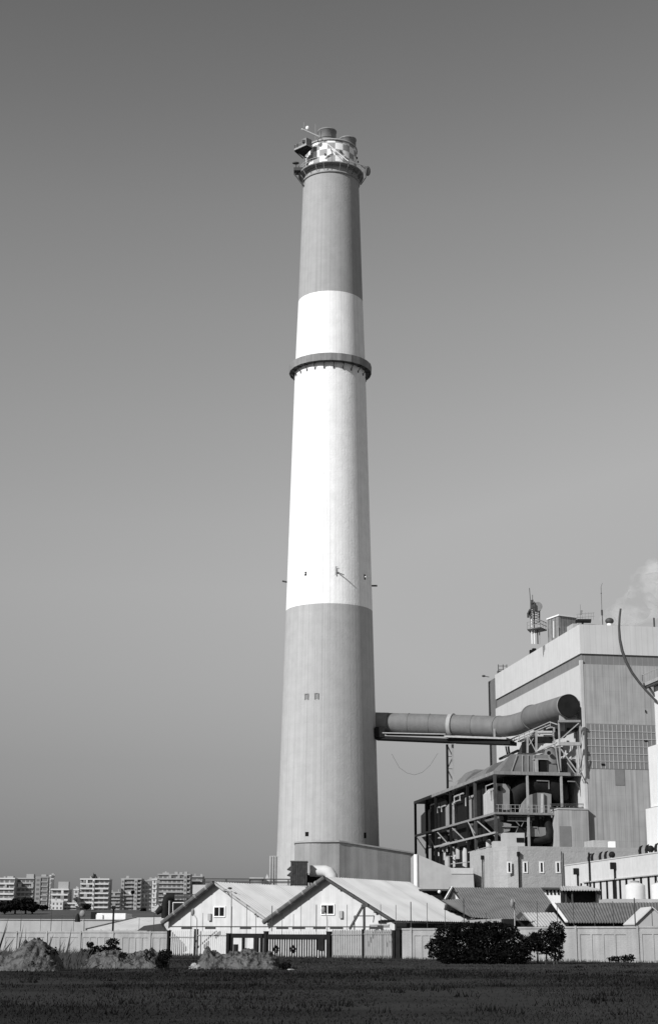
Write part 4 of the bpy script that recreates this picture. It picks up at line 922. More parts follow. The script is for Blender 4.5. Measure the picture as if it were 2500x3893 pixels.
# ================================================================== ROOFS ON THE RIGHT
z2 = lambda x, y, Y: P(1660+x/2.852, 3350+y/2.852, Y)
ra = thing('hipped_store', z2(700, 300, 172), 'weathered corrugated gablet roof behind the black bush', 'store')
A_, B2, C2, D2 = z2(168, 68, 178), z2(1120, 70, 180), z2(1400, 470, 170), z2(372, 388, 169)
MB().corr(A_, B2, C2, D2, .28, .05).build('roof', M['darkroof'], ra)
e0 = A_.lerp(D2, .4); L1 = z2(40, 205, 174.5); 
MB().corr(L1, e0, D2, D2.lerp(L1, 1)*.35+D2*.65, .28, .05).build('roof', M['darkroof'], ra)
MB().poly([z2(150, 195, 176), z2(182, 122, 176), z2(238, 195, 176)], (0, .3, 0)).build('gablet', M['white'], ra)
MB().bar(z2(165, 62, 175.8), z2(85, 198, 174.8), .1, .18).build('barge_board', M['white'], ra)
MB().bar(z2(165, 75, 176.2), z2(110, 200, 175.4), .5, .35).build('soffit', M['dsteel'], ra)
zr_ = D2.z-.15
MB().poly([(D2.x+.3, D2.y+.5, 0), (C2.x-.3, C2.y+.5, 0), (C2.x-.3, C2.y+6, 0), (D2.x, D2.y+6, 0)], (0, 0, zr_)).build('walls', M['dsteel'], ra)
MB().corr(A_, B2, B2+V*6-ZZ*3.2, A_+V*6-ZZ*3.2, .28, .05).build('roof', M['darkroof'], ra)
a, c = z2(0, 190, 185), z2(130, 85, 185)
oc = thing('open_shelter', ((a.x+c.x)/2, 188, 0), 'black open shelter beyond the shed roof, left of the gablet roof', 'shelter')
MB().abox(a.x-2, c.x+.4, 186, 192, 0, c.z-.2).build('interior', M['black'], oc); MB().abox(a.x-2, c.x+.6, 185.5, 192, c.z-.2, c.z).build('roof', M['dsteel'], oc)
MB().ball(z2(25, 115, 185.5), .2, 8).build('lamp', M['white'], oc)

rb = thing('long_corrugated_store', z2(1500, 400, 158), 'long weathered corrugated roof behind the right part of the wall', 'store')
A_, B2 = z2(1250, 238, 153.5), P(2560, 3431, 152); C2, D2 = P(2560, 3507, 144), z2(1400, 446, 146)
MB().corr(A_, B2, C2, D2, .28, .05).build('roof', M['darkroof'], rb)
MB().corr(A_, B2, B2+V*1.5-ZZ*2.2, A_+V*6-ZZ*3, .28, .05).build('roof', M['darkroof'], rb)
MB().bar(A_+Vector((0, -.1, .05)), D2+Vector((0, -.1, .05)), .25, .12).build('barge_board', M['white'], rb)
MB().poly([z2(1185, 328, 153), z2(1245, 240, 153), z2(1292, 300, 153), z2(1275, 335, 153)], (0, 1.5, 0)).build('gable_opening', M['black'], rb)
MB().poly([(D2.x+.3, D2.y+.6, 0), (C2.x, C2.y+.6, 0), (C2.x, C2.y+6, 0), (D2.x+.3, D2.y+6, 0)], (0, 0, D2.z-.05)).build('walls', M['black'], rb)
rcx = thing('pale_lean_to', z2(1100, 450, 148), 'small pale corrugated lean-to between the two dark roofs', 'lean-to')
A_, B2, C2, D2 = z2(920, 340, 147), z2(1275, 340, 147), z2(1400, 488, 142.5), z2(1050, 488, 142.5)
MB().corr(A_, B2, C2, D2, .28, .03).build('roof', M['leanroof'], rcx)
MB().abox(D2.x, C2.x, 142.6, 142.8, D2.z-.35, D2.z-.06).build('fascia', M['pale2'], rcx)
MB().abox(D2.x, C2.x-.2, 143, 146, 0, D2.z-.36).build('walls', M['pale2'], rcx)
MB().bar(z2(868, 400, 145), z2(915, 350, 145), .35).build('bracket', M['dsteel'], rcx)
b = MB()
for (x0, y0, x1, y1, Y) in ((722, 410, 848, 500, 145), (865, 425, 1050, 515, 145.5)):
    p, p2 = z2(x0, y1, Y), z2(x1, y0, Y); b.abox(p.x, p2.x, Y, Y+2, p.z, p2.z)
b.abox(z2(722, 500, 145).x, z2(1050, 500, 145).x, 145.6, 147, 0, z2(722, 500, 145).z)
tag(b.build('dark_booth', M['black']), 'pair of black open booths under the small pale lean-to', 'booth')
p, p2 = z2(285, 455, 160), z2(725, 415, 160)
tag(MB().hexa([Vector((p.x, 158, p.z)), Vector((p2.x, 158, p.z)), Vector((p2.x, 162, p.z+.1)), Vector((p.x, 162, p.z+.1))], [Vector((p.x, 158, p.z+.1)), Vector((p2.x, 158, p2.z-.1)), Vector((p2.x, 162, p2.z+.1)), Vector((p.x, 162, p.z+.3))]).abox(p.x+.5, p2.x-.3, 158.3, 161.7, 0, p.z).build('low_canopy', M['grey']), 'long low grey canopy just above the black bush', 'canopy')
p = P(2411, 3514, 137); ap = P(2476, 3452, 137); p3 = P(2545, 3514, 137)
pg = thing('pale_gable_hut', p, 'pale gabled hut cut by the right edge above the wall', 'hut')
MB().poly([Vector((p.x, 137, 0)), p, ap, p3, Vector((p3.x, 137, 0))], (0, 5, 0)).build('walls', M['pale2'], pg)
for e1 in (p, p3): d_ = (e1-ap)*1.05; MB().hexa([ap+Vector((0, -.2, .02)), ap+d_+Vector((0, -.2, .02)), ap+d_+Vector((0, 5, .02)), ap+Vector((0, 5, .02))], [ap+Vector((0, -.2, .12)), ap+d_+Vector((0, -.2, .12)), ap+d_+Vector((0, 5, .12)), ap+Vector((0, 5, .12))]).build('roof', M['shedroof'], pg)
# canopy before the white hall
cn = thing('open_canopy', P(2210, 3400, 176), 'open canopy with pale flat roof and black interior before the white hall', 'canopy')
a, c = P(2126, 3382, 176), P(2281, 3364, 176)
MB().corr(Vector((a.x+.5, 180, c.z)), Vector((c.x-.2, 180, c.z)), Vector((c.x, 175.5, a.z)), Vector((a.x, 175.5, a.z)), .3, .05, .12).build('roof', M['grey'], cn)
a, c = P(2142, 3428, 177), P(2290, 3384, 177); MB().abox(a.x, c.x, 177.5, 179.5, 0, c.z).build('interior', M['black'], cn)  # solid black block stands in for the shade under the roof
for px in (2148, 2172, 2270): p = P(px, 3384, 176); MB().bar(Vector((p.x, 176, 0)), Vector((p.x, 176, p.z-.1)), .14).build('post', M['dsteel'], cn)
a, c = P(2066, 3430, 184), P(2136, 3382, 184)
pk = thing('pale_kiosk', ((a.x+c.x)/2, 184, 0), 'pale kiosk with dark slotted eave left of the open canopy', 'kiosk')
MB().abox(a.x, c.x, 184, 188, 0, c.z).build('walls', M['white'], pk); MB().abox(a.x-.3, c.x+.4, 183.6, 188, c.z, c.z+.22).build('roof', M['dsteel'], pk)
b = MB(); 
for i in range(5): x = a.x+.3+i*.42; b.abox(x, x+.18, 183.9, 184, c.z-.55, c.z-.05)
b.build('slot', M['dark'], pk)
a, c = P(2305, 3428, 155), P(2520, 3418, 155)
fb = thing('tank_plinth', ((a.x+c.x)/2, 158, 0), 'flat pale roof block carrying two white water tanks', 'plinth')
MB().abox(a.x, c.x, 155.2, 159.6, 0, c.z).build('walls', M['pale2'], fb)
for i, (px, r_) in enumerate(((2414, 37), (2512, 37))):
    cc_ = P(px, 3417, 157.4); t = P(px, 3366, 157.4); rr = r_/FL*156
    tk = thing('water_tank', (cc_.x, 157.4, c.z), ['white round water tank fully in view before the white hall', 'white round water tank cut by the right edge of the photo'][i], 'tank', 'white water tanks')
    MB().lathe((cc_.x, 157.4), [(rr, c.z+.01), (rr, t.z-.05), (rr*.95, t.z+.03), (rr*.4, t.z+.28), (0.01, t.z+.33)], 32).build('shell', M['hallw'], tk)
    MB().lathe((cc_.x, 157.4), [(rr*.45, t.z+.27), (rr*.45, t.z+.42), (.01, t.z+.46)], 20).build('lid', M['ringc'], tk)

# ================================================================== BOUNDARY WALL AND FENCE
WA, WB = P(0, 3600, 182), P(2500, 3600, 126)
wd_ = Vector((WB.x-WA.x, WB.y-WA.y, 0)).normalized(); wnm = Vector((-wd_.y, wd_.x, 0))   # wnm points away from camera
W0_ = Vector((WA.x, WA.y, 0))
def ws(px): p = hit(px, 3560, W0_, wnm); return (p-W0_).dot(wd_)
def wp(s, d=0, z=0): return W0_+wd_*s+wnm*d+ZZ*z
def wz(px, py): return hit(px, py, W0_, wnm).z
GB = -.25
def panel(px0, px1, pyt0, label, posts, recess, nm='precast_wall'):
    s0, s1 = ws(px0), ws(px1); zt_ = wz((px0+px1)/2, pyt0)
    t = thing(nm, wp((s0+s1)/2), label, 'wall', 'precast concrete boundary wall')
    MB().box(W0_, s0, s1, .06, .26, GB, zt_-.14, wd_, wnm).build('slab', M['wall'], t)
    MB().box(W0_, s0, s1, -.04, .30, zt_-.14, zt_, wd_, wnm).build('coping', M['wall'], t)
    b = MB(); fr = []
    for a_, b2 in recess: fr.append((ws(a_), ws(b2)))
    # raised frame round the recesses
    zr1 = zt_-.62; cur = s0
    for a_, b2 in fr:
        b.box(W0_, cur, a_, 0, .06, GB, zr1, wd_, wnm); cur = b2
    b.box(W0_, cur, s1, 0, .06, GB, zr1, wd_, wnm); b.box(W0_, s0, s1, .0, .06, zr1, zt_-.40, wd_, wnm); b.box(W0_, s0, s1, .03, .06, zt_-.40, zt_-.14, wd_, wnm)
    b.build('relief', M['wall'], t)
    for a_ in posts: s = ws(a_); MB().box(W0_, s-.09, s+.09, -.10, -.042, GB, zt_+.05, wd_, wnm).build('pilaster', M['wall'], t)
def rec(x0, x1, n):
    w_ = (x1-x0)/n; return [(x0+i*w_+w_*.07, x0+(i+1)*w_-w_*.07) for i in range(n)]
panel(-40, 180, 3541, 'concrete wall stretch behind the reeds at the left edge', (66,), rec(20, 64, 1)+rec(72, 172, 3))
panel(180, 308, 3541, 'concrete wall stretch between the reeds and the lamp post', (181,), rec(190, 300, 3))
panel(308, 636, 3541, 'concrete wall stretch left of the first palisade post', (309, 433, 574), rec(314, 425, 4)+rec(465, 565, 4)+rec(580, 634, 2))
panel(1527, 1695, 3529, 'concrete wall stretch between palisade end and black bush', (1564,), rec(1572, 1690, 4))
panel(1695, 2140, 3524, 'concrete wall stretch hidden behind the black bush', (1800, 1950,), rec(1705, 1795, 2)+rec(1960, 2080, 3))
panel(2140, 2425, 3522, 'concrete wall stretch with four recesses right of the black bush', (2189, 2424), rec(2200, 2380, 4))
panel(2425, 2620, 3520, 'concrete wall stretch cut by the right edge of the photo', (2600,), rec(2436, 2610, 4))
def palisade(px0, px1, pyt, label, step=.27, m='pales', railpy=(3556,), dark=False, wid=.14):
    s0, s1 = ws(px0), ws(px1); zt_ = wz((px0+px1)/2, pyt)
    t = thing('palisade_fence', wp((s0+s1)/2), label, 'fence', 'steel palisade fence and gate')
    b = MB(); n = int((s1-s0)/step)
    for i in range(n):
        s = s0+(i+.5)*(s1-s0)/n; hh_ = zt_+random.uniform(-.02, .02)
        b.box(W0_, s-wid/2, s+wid/2, .02, .05, GB, hh_-.12, wd_, wnm)
        b.hexa([wp(s-wid/2, .02, hh_-.12), wp(s+wid/2, .02, hh_-.12), wp(s+wid/2, .05, hh_-.12), wp(s-wid/2, .05, hh_-.12)], [wp(s-.01, .02, hh_), wp(s+.01, .02, hh_), wp(s+.01, .05, hh_), wp(s-.01, .05, hh_)])
    b.build('pales', M[m], t)
    for y in railpy: z = wz((px0+px1)/2, y); MB().box(W0_, s0, s1, -.05, .015, z-.05, z+.05, wd_, wnm).build('rail', M['dsteel'] if dark else M['ringc'], t)
    return t
def fpost(px, w_, pyt, label, cat='post', m='black'):
    s = ws(px); z = wz(px, pyt); o = MB().box(W0_, s-w_/2, s+w_/2, -.12, .2, GB, z-.05, wd_, wnm).box(W0_, s-w_/2-.02, s+w_/2+.02, -.14, .22, z-.05, z, wd_, wnm).build('gate_post', M[m])
    return tag(o, label, cat, 'dark posts of the palisade fence')
palisade(648, 738, 3538, 'narrow palisade stretch between the two leftmost dark posts', railpy=(3563,))
palisade(752, 862, 3538, 'palisade stretch behind the tall bracket lamp', railpy=(3556,))
palisade(1260, 1378, 3534, 'dusty palisade stretch right of the big gate', m='dusty', railpy=(3553,), wid=.21)
palisade(1382, 1488, 3533, 'dusty palisade stretch ending at the paired posts', m='dusty', railpy=(3551,), wid=.21)
fpost(642, .28, 3537, 'dark post where concrete wall meets palisade')
fpost(745, .28, 3532, 'dark post at the foot of the curved lamp')
fpost(868, .38, 3548, 'thick dark post left of the gate opening')
fpost(1011, .40, 3540, 'thick dark post between opening and sliding gate')
fpost(1250, .46, 3541, 'thick dark post closing the sliding gate on the right')
fpost(1380, .12, 3533, 'thin dark post between the two dusty palisade stretches')
fpost(1497, .30, 3536, 'left post of the dark pair at the palisade end')
fpost(1514, .50, 3534, 'right post of the dark pair at the palisade end')
# opening with dark frame
gf = thing('steel_gate', wp(ws(940)), 'black steel frame with two openings left of the sliding gate', 'gate')
s0, s1 = ws(880), ws(1000); z0, z1 = wz(940, 3566), wz(940, 3549)
MB().box(W0_, s0, s1, -.08, .12, z0, z1, wd_, wnm).build('lintel', M['black'], gf)
for px, w_ in ((882, .16), (925, .3), (974, .6), (994, .3)): s = ws(px); MB().box(W0_, s-w_/2, s+w_/2, -.06, .1, GB, z0, wd_, wnm).build('upright', M['black'], gf)
b = MB(); s = ws(897); b.box(W0_, s-.02, s+.45, -.3, -.1, GB, wz(900, 3590), wd_, wnm); tag(b.build('dark_bin', M['black']), 'black bin standing in the left gate opening', 'bin')
sg = palisade(1018, 1242, 3539, 'sliding gate of pale pales under a thick black top rail', railpy=(), wid=.12, step=.30)
s0, s1 = ws(1018), ws(1242)
MB().box(W0_, s0, s1, -.1, .015, wz(1130, 3569), wz(1130, 3552), wd_, wnm).build('top_rail', M['black'], sg)
MB().box(W0_, s0, s1, .2, .24, GB, wz(1130, 3552), wd_, wnm).build('back_sheet', M['black'], sg)
s = ws(1222); MB().box(W0_, s-.4, s+.4, -.12, -.06, wz(1222, 3612), wz(1222, 3569), wd_, wnm).build('lock_box', M['black'], sg)
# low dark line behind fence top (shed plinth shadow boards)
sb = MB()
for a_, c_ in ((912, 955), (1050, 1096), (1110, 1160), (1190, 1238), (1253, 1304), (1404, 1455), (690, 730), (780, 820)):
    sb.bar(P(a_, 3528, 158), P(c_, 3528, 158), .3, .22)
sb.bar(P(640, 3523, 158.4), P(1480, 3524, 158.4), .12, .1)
tag(sb.build('shadow_boards', M['dsteel']), 'thin painted shadow line with dark boards along the foot of the sheds', 'painted shadow line')

# thin posts above the wall
plist = [(66, 3462), (141, 3478), (181, 3455), (222, 3480), (267, 3475), (308, 3475), (516, 3490), (572, 3462), (611, 3480), (713, 3457), (758, 3470), (868, 3446), (925, 3437), (960, 3470), (1021, 3443), (1060, 3470), (1103, 3475), (1132, 3442), (1190, 3439), (1307, 3439), (1435, 3438), (1493, 3440), (1550, 3428), (1612, 3432), (1680, 3436), (1752, 3415), (1836, 3470), (2032, 3425), (2108, 3445), (2170, 3425), (2250, 3427), (2321, 3425), (2404, 3413), (2469, 3445)]
def ordn(i): return ['first', 'second', 'third', 'fourth', 'fifth', 'sixth', 'seventh', 'eighth', 'ninth', 'tenth', 'eleventh', 'twelfth', 'thirteenth', 'fourteenth', 'fifteenth', 'sixteenth', 'seventeenth'][i]
for i, (px, py) in enumerate(plist):
    s = ws(px); z = wz(px, py); thick = .07 if i in (0, 2, 7, 11, 14, 18, 22, 25, 32) else .04
    o = MB().bar(wp(s, .42, 0), wp(s, .42, z), thick); o = o.build('wall_post', M['dsteel'])
    lab = ('thin dark post above the wall, %s counted from the left edge' % ordn(i)) if i < 17 else ('thin dark post above the wall, %s counted from the right edge' % ordn(33-i))
    tag(o, lab, 'post', 'thin posts above the boundary wall')

# lamps
def lamp(base, pts_, head, hr, label, r=.05, nm='street_lamp', m='steel'):
    t = thing(nm, base, label, 'lamp', 'lamps along the fence')
    MB().tube([base]+pts_, r, 8).build('pole', M[m], t)
    MB().ball(head, .24, 12, hr).build('lamp_head', M['flue'], t)
    return t
lw_ = lambda px, py, d=.7: hit(px, py, W0_+wnm*d, wnm)
b0 = wp(ws(750), .0); b0 = lw_(749, 3530, -.5); 
lamp(Vector((b0.x, b0.y, -.2)), [lw_(749, 3500, -.5), lw_(748, 3492, -.5), lw_(738, 3478, -.5)], lw_(733, 3468, -.5), (.8, .6, 1.5), 'curved lamp with oval head before the left shed gable', .06)
t = lamp(Vector((lw_(880, 3500).x, lw_(880, 3500).y, 0)), [lw_(880, 3410), lw_(879, 3394), lw_(873, 3388), lw_(858, 3386)], lw_(855, 3386), (1.0, .6, .7), 'tall bracket lamp leaning over the left shed gable', .06)
MB().bar(lw_(864, 3390), lw_(878, 3412), .07).build('bracket', M['dsteel'], t)
lamp(Vector((lw_(1243, 3500).x, lw_(1243, 3500).y, 0)), [lw_(1243, 3500), lw_(1241, 3480), lw_(1233, 3470)], lw_(1229, 3460), (.9, .6, 1.4), 'lamp with oval head hiding part of the right shed window', .05)
lamp(Vector((lw_(319, 3500).x, lw_(319, 3500).y, 0)), [lw_(319, 3510), lw_(316, 3497)], lw_(314, 3473), (1.3, .7, 1.5), 'lamp with round head above the left concrete wall', .05)
t = lamp(Vector((lw_(1954, 3490, 6).x, lw_(1954, 3490, 6).y, 0)), [lw_(1954, 3450, 6), lw_(1953, 3418, 6)], lw_(1945, 3434, 5.6), (.7, .6, 1.6), 'lamp with tall head against the gablet roof', .05)
b = MB(); s = lw_(433, 3450, 3); b.bar(Vector((s.x, s.y, 0)), s, .2); b.bar(s-ZZ*.2, s+ZZ*.15, .42)
tag(b.build('dark_pole', M['black']), 'thick black pole behind the wall left of the low shed', 'pole')
b = MB(); p = lw_(296, 3490, 12); b.tube([p-ZZ*.45, p+ZZ*.1, p+ZZ*.5], [.34, .25, .08], 10); tag(b.build('dark_cone', M['black']), 'black cone shaped cover beside the round headed lamp', 'cover')
# light thing above bush: pale insulator post
b = MB(); p = lw_(1752, 3527, -1.0); b.bar(Vector((p.x, p.y, 0)), p, .22).ball(p, .3, 8, (1, .7, .6)); tag(b.build('pale_stub_post', M['pale']), 'pale stub post with round head showing through the black bush', 'post')

# ================================================================== PLANTS
def leafcloud(mb, c, rad, n, size, seed=0, flat=.0):
    rnd = random.Random(seed)
    for _ in range(n):
        while True:
            d = Vector((rnd.uniform(-1, 1), rnd.uniform(-1, 1), rnd.uniform(-1, 1)))
            if .15 < d.length < 1: break
        k = 1+.45*noise.noise(d.normalized()*2.3+Vector((seed, 0, 0)))
        d = d.normalized()*(d.length**.45)*k
        p = Vector(c)+Vector((d.x*rad[0], d.y*rad[1], d.z*rad[2]))
        if p.z < -.1: continue
        a = Vector((rnd.gauss(0, 1), rnd.gauss(0, 1), rnd.gauss(0, 1))).normalized(); b = a.cross(Vector((rnd.gauss(0, 1), rnd.gauss(0, 1), rnd.gauss(0, 1)))).normalized()
        s = size*rnd.uniform(.4, 1.7)
        mb.add([p-a*s, p+b*s*.45, p+a*s, p-b*s*.45], [(0, 1, 2, 3)])
def bush(name, lobes, label, n=1500, size=.12, seed=1, cat='bush', trunk=True, m='leaf'):
    c0 = lobes[0][0]; t = thing(name, (c0[0], c0[1], 0), label, cat)
    mb = MB()
    for i, (c, r) in enumerate(lobes): leafcloud(mb, c, r, int(n*r[0]*r[2])+60, size, seed*10+i)
    mb.build('foliage', M[m], t)
    if trunk:
        b = MB(); base = Vector((c0[0], c0[1], -.1))
        for i, (c, r) in enumerate(lobes):
            b0_ = Vector((c[0]*.75+c0[0]*.25, c[1], -.1)); b.tube([b0_, b0_.lerp(Vector(c), .5)+Vector((.1, .05, 0)), Vector(c)+ZZ*r[2]*.4], [.07, .05, .02], 6)
        b.build('stems', M['stem'], t)
    return t
def lobe(px, py, rpx, rpz, Y, depth=1.2):
    p = P(px, py, Y); k_ = Y*.966/FL; return (p, (rpx*k_, depth, rpz*k_*1.03))
bush('black_bush', [lobe(1760, 3600, 85, 62, 121), lobe(1700, 3560, 50, 45, 121), lobe(1665, 3605, 45, 38, 120.5), lobe(1850, 3590, 85, 70, 121), lobe(1940, 3600, 75, 60, 120.8), lobe(1890, 3540, 70, 32, 121.5), lobe(1780, 3535, 70, 30, 121.5), lobe(1960, 3630, 60, 35, 120), lobe(1720, 3635, 65, 32, 120), lobe(1840, 3638, 75, 30, 120)], 'big rounded black bush in front of the wall', 2300, .085, 3)
bush('leaning_bush', [lobe(2070, 3580, 60, 42, 121), lobe(2110, 3550, 35, 42, 121), lobe(2030, 3585, 40, 32, 121), lobe(2110, 3615, 28, 32, 121), lobe(2125, 3570, 18, 22, 121)], 'ragged dark bush leaning right with gaps at its foot', 2000, .085, 5)
bush('low_shrub', [lobe(330, 3625, 30, 15, 104), lobe(380, 3612, 35, 16, 104), lobe(430, 3610, 26, 13, 104), lobe(430, 3582, 22, 14, 104), lobe(343, 3592, 9, 10, 104)], 'low black shrub behind the middle rubble heap', 2600, .08, 7)
bush('dark_shrub', [lobe(190, 3630, 24, 30, 88), lobe(165, 3655, 30, 22, 88), lobe(130, 3668, 30, 14, 87)], 'black shrub on the right flank of the left heap', 3000, .08, 9)
bush('upright_shrub', [lobe(622, 3640, 20, 28, 94), lobe(612, 3660, 22, 24, 94), lobe(640, 3628, 12, 16, 94)], 'upright black shrub at the right end of the middle heap', 3200, .07, 11)
bush('small_shrub', [lobe(567, 3632, 14, 17, 95), lobe(470, 3632, 14, 9, 95)], 'two small dark tufts on top of the middle heap', 3600, .06, 12, trunk=False)
bush('rounded_tuft', [lobe(1085, 3672, 20, 11, 93), lobe(1072, 3680, 14, 12, 93)], 'small dark tuft at the right end of the right heap', 3600, .06, 13, trunk=False)
bush('gate_weed', [lobe(1048, 3608, 10, 14, 128)], 'dark weed at the left of the sliding gate foot', 2400, .07, 14, trunk=False)
bush('gate_weed', [lobe(1114, 3608, 10, 13, 128)], 'dark round weed before the middle of the sliding gate', 2400, .07, 15, trunk=False)
bush('wall_weed', [lobe(2350, 3645, 42, 9, 118), lobe(2390, 3643, 16, 11, 118)], 'dark weeds at the wall foot near the right edge', 1400, .1, 16, trunk=False)
# far trees
tb = [lobe(20, 3448, 34, 18, 640, 6), lobe(60, 3440, 34, 19, 640, 6), lobe(100, 3438, 28, 22, 640, 6), lobe(125, 3448, 20, 16, 640, 6)]
t = thing('dark_tree_clump', tb[0][0], 'black tree clump below the leftmost apartment blocks', 'trees')
mb = MB()
for i, (c, r) in enumerate(tb): leafcloud(mb, c, r, 700, .6, 40+i)
mb.build('crown', M['leaf'], t)
b = MB()
for i, (c, r) in enumerate(tb): b.tube([Vector((c.x, c.y, c.z-r[2]-3)), c], [.5, .2], 6)
b.build('trunk', M['stem'], t)
for i, (px, py, rx, rz, lb_) in enumerate(((165, 3450, 18, 8, 'dark scrub at the foot of the slab block'), (330, 3447, 14, 8, 'dark tree beside the round headed lamp, before the apartments'), (545, 3462, 9, 8, 'small dark bush on the far slope'), (505, 3392, 5, 5, 'tiny dark tree between apartment blocks'))):
    c, r = lobe(px, py, rx, rz, 690 if i < 3 else 900, 4); t = thing('far_bush', (c.x, c.y, 12), lb_, 'bush'); mb = MB(); leafcloud(mb, c, r, 260, .5, 60+i); mb.build('crown', M['leaf'], t)
    MB().tube([Vector((c.x, c.y, 8)), c], [.3, .15], 6).build('trunk', M['stem'], t)
# weeds along wall foot
mb = MB(); rnd = random.Random(5)
for i in range(4200):
    px = rnd.choice([rnd.uniform(1540, 2560), rnd.uniform(0, 640), rnd.uniform(640, 1540)]); s = ws(px); p = wp(s, -rnd.uniform(.05, .9), -.05); h = rnd.uniform(.08, .3)*(1+1.2*max(0, noise.noise(Vector((px*.02, 0, 0)))))
    a = rnd.uniform(0, 3.14); mb.add([p-Vector((.02, .01, 0)), p+Vector((.02, .01, 0)), p+Vector((rnd.uniform(-.12, .12), rnd.uniform(-.1, .1), h))], [(0, 1, 2)])
tag(mb.build('wall_foot_grass', M['leafb'], kind='stuff'), 'thin weeds growing along the foot of the boundary wall', 'weeds')
# reeds left
mb = MB(); rnd = random.Random(8)
for i in range(850):
    px = abs(rnd.gauss(0, 1))*150 if rnd.random() < .5 else rnd.uniform(60, 320); px = min(px, 330)
    c = P(px, 3680, 92+rnd.uniform(0, 8)); base = Vector((c.x, c.y, 0)); h = rnd.uniform(.5, 1.5)*(1.2 if rnd.random() < .1 else .8); ln = rnd.uniform(-.1, .5)*h
    tip = base+Vector((ln, rnd.uniform(-.2, .2), h)); mid = base.lerp(tip, .55)+Vector((-.06*h, 0, .08*h)); w_ = .022
    mb.add([base-Vector((w_, 0, 0)), base+Vector((w_, 0, 0)), mid+Vector((w_, 0, 0)), mid-Vector((w_, 0, 0)), tip], [(0, 1, 2, 3), (3, 2, 4)])
for (x0, y0, x1, y1) in ((4, 3590, 34, 3508), (70, 3620, 92, 3510), (96, 3640, 100, 3520), (260, 3600, 275, 3520), (230, 3640, 230, 3566), (162, 3590, 163, 3563), (30, 3600, 60, 3560), (190, 3590, 205, 3550), (0, 3600, 40, 3470)):
    a = P(x0, y0, 93); c = P(x1, y1, 93); a0_ = a+(a-c).normalized()*max(0, (a.z)/(max(.1, (c-a).normalized().z))); w_ = .05
    mb.add([a0_-Vector((w_, 0, 0)), a0_+Vector((w_, 0, 0)), a+Vector((w_, 0, 0)), a-Vector((w_, 0, 0)), c], [(0, 1, 2, 3), (3, 2, 4)])
tag(mb.build('reeds', M['leafb'], kind='stuff'), 'tall thin leaning reeds growing behind the left heap', 'reeds')

# ================================================================== RUBBLE HEAPS
def heap(pts_, Y, label, depth=2.6, seed=0):
    # pts_: outline (px, top py) from left to right
    n = 110; m = 30; vs = []; fs = []; xs_ = [P(p[0], 3680, Y).x for p in pts_]; zs_ = [max(0.0, P(p[0], p[1], Y).z) for p in pts_]
    x0, x1 = xs_[0], xs_[-1]
    def prof_z(x):
        for i in range(len(xs_)-1):
            if xs_[i] <= x <= xs_[i+1]:
                t = (x-xs_[i])/(xs_[i+1]-xs_[i]); t = t*t*(3-2*t); return zs_[i]+(zs_[i+1]-zs_[i])*t
        return 0
    for j in range(m+1):
        t = j/m*2-1; f = max(0, 1-abs(t)**1.7)
        for i in range(n+1):
            x = x0+(x1-x0)*i/n; h = prof_z(x); v3 = Vector((x*1.3, t*2, seed))
            r = noise.fractal(v3*1.3, 1.1, 2.1, 4)*.24*f+(.5-abs(noise.noise(v3*1.9)))*.34*f+abs(noise.noise(v3*4.6))*.08*f
            z = h*f+r*min(1, h*2)-.06
            vs.append((x+.12*noise.noise(v3*2+Vector((9, 0, 0))), Y+t*depth*(.6+.25*h)+.15*noise.noise(v3*2), z))
    for j in range(m):
        for i in range(n): a = j*(n+1)+i; fs.append((a, a+1, a+n+2, a+n+1))
    mb = MB().add(vs, fs, False); rnd = random.Random(seed)
    for _ in range(70):
        x = rnd.uniform(x0, x1); t = rnd.uniform(-1, .2); f = 1-abs(t)**1.7; mb.ball((x, Y+t*depth*.7, prof_z(x)*f*1.0), rnd.uniform(.04, .14), 7, (1.2, 1, .8), .6, False)
    o = mb.build('rubble_heap', M['rub']); return tag(o, label, 'rubble heap', 'earth and rubble heaps on the field')
heap([(-60, 3640), (20, 3640), (60, 3620), (100, 3588), (125, 3576), (160, 3585), (195, 3608), (225, 3650), (245, 3690)], 88, 'earth heap at the left edge of the field', 2.6, 1)
heap([(300, 3665), (335, 3650), (370, 3624), (430, 3618), (490, 3632), (540, 3618), (600, 3620), (625, 3660), (640, 3690)], 96, 'long middle rubble heap before the concrete wall', 2.2, 2)
heap([(752, 3690), (765, 3640), (785, 3605), (812, 3617), (845, 3634), (880, 3626), (925, 3616), (970, 3622), (1010, 3628), (1040, 3640), (1062, 3668), (1075, 3690)], 95, 'right rubble heap with pale stones before the gate', 2.2, 3)
p = P(741, 3675, 93); tag(MB().ball((p.x, 93, .12), .24, 12, (1.3, 1, .9), .5, False).build('boulder', M['rock']), 'pale boulder at the left foot of the right heap', 'boulder')
p = P(1104, 3676, 92); tag(MB().ball((p.x, 92, .02), .12, 10, (1.8, 1, .5), .5, False).build('stone', M['rock']), 'small flat pale stone right of the right heap', 'stone')
p = P(200, 3640, 100); g = MB()
n_ = 24; vs = []
for i in range(n_+1):
    x = P(215+150*i/n_, 3650, 100).x; vs += [(x, 97, -.2), (x, 99.5, .42+.08*noise.noise(Vector((x, 0, 0)))), (x, 103, -.2)]
g.add(vs, [f for i in range(n_) for f in ((3*i, 3*i+3, 3*i+4, 3*i+1), (3*i+1, 3*i+4, 3*i+5, 3*i+2))]); o = g.build('earth_bank', M['rub']); tag(o, 'low smooth earth bank between the left and middle heaps', 'earth bank')

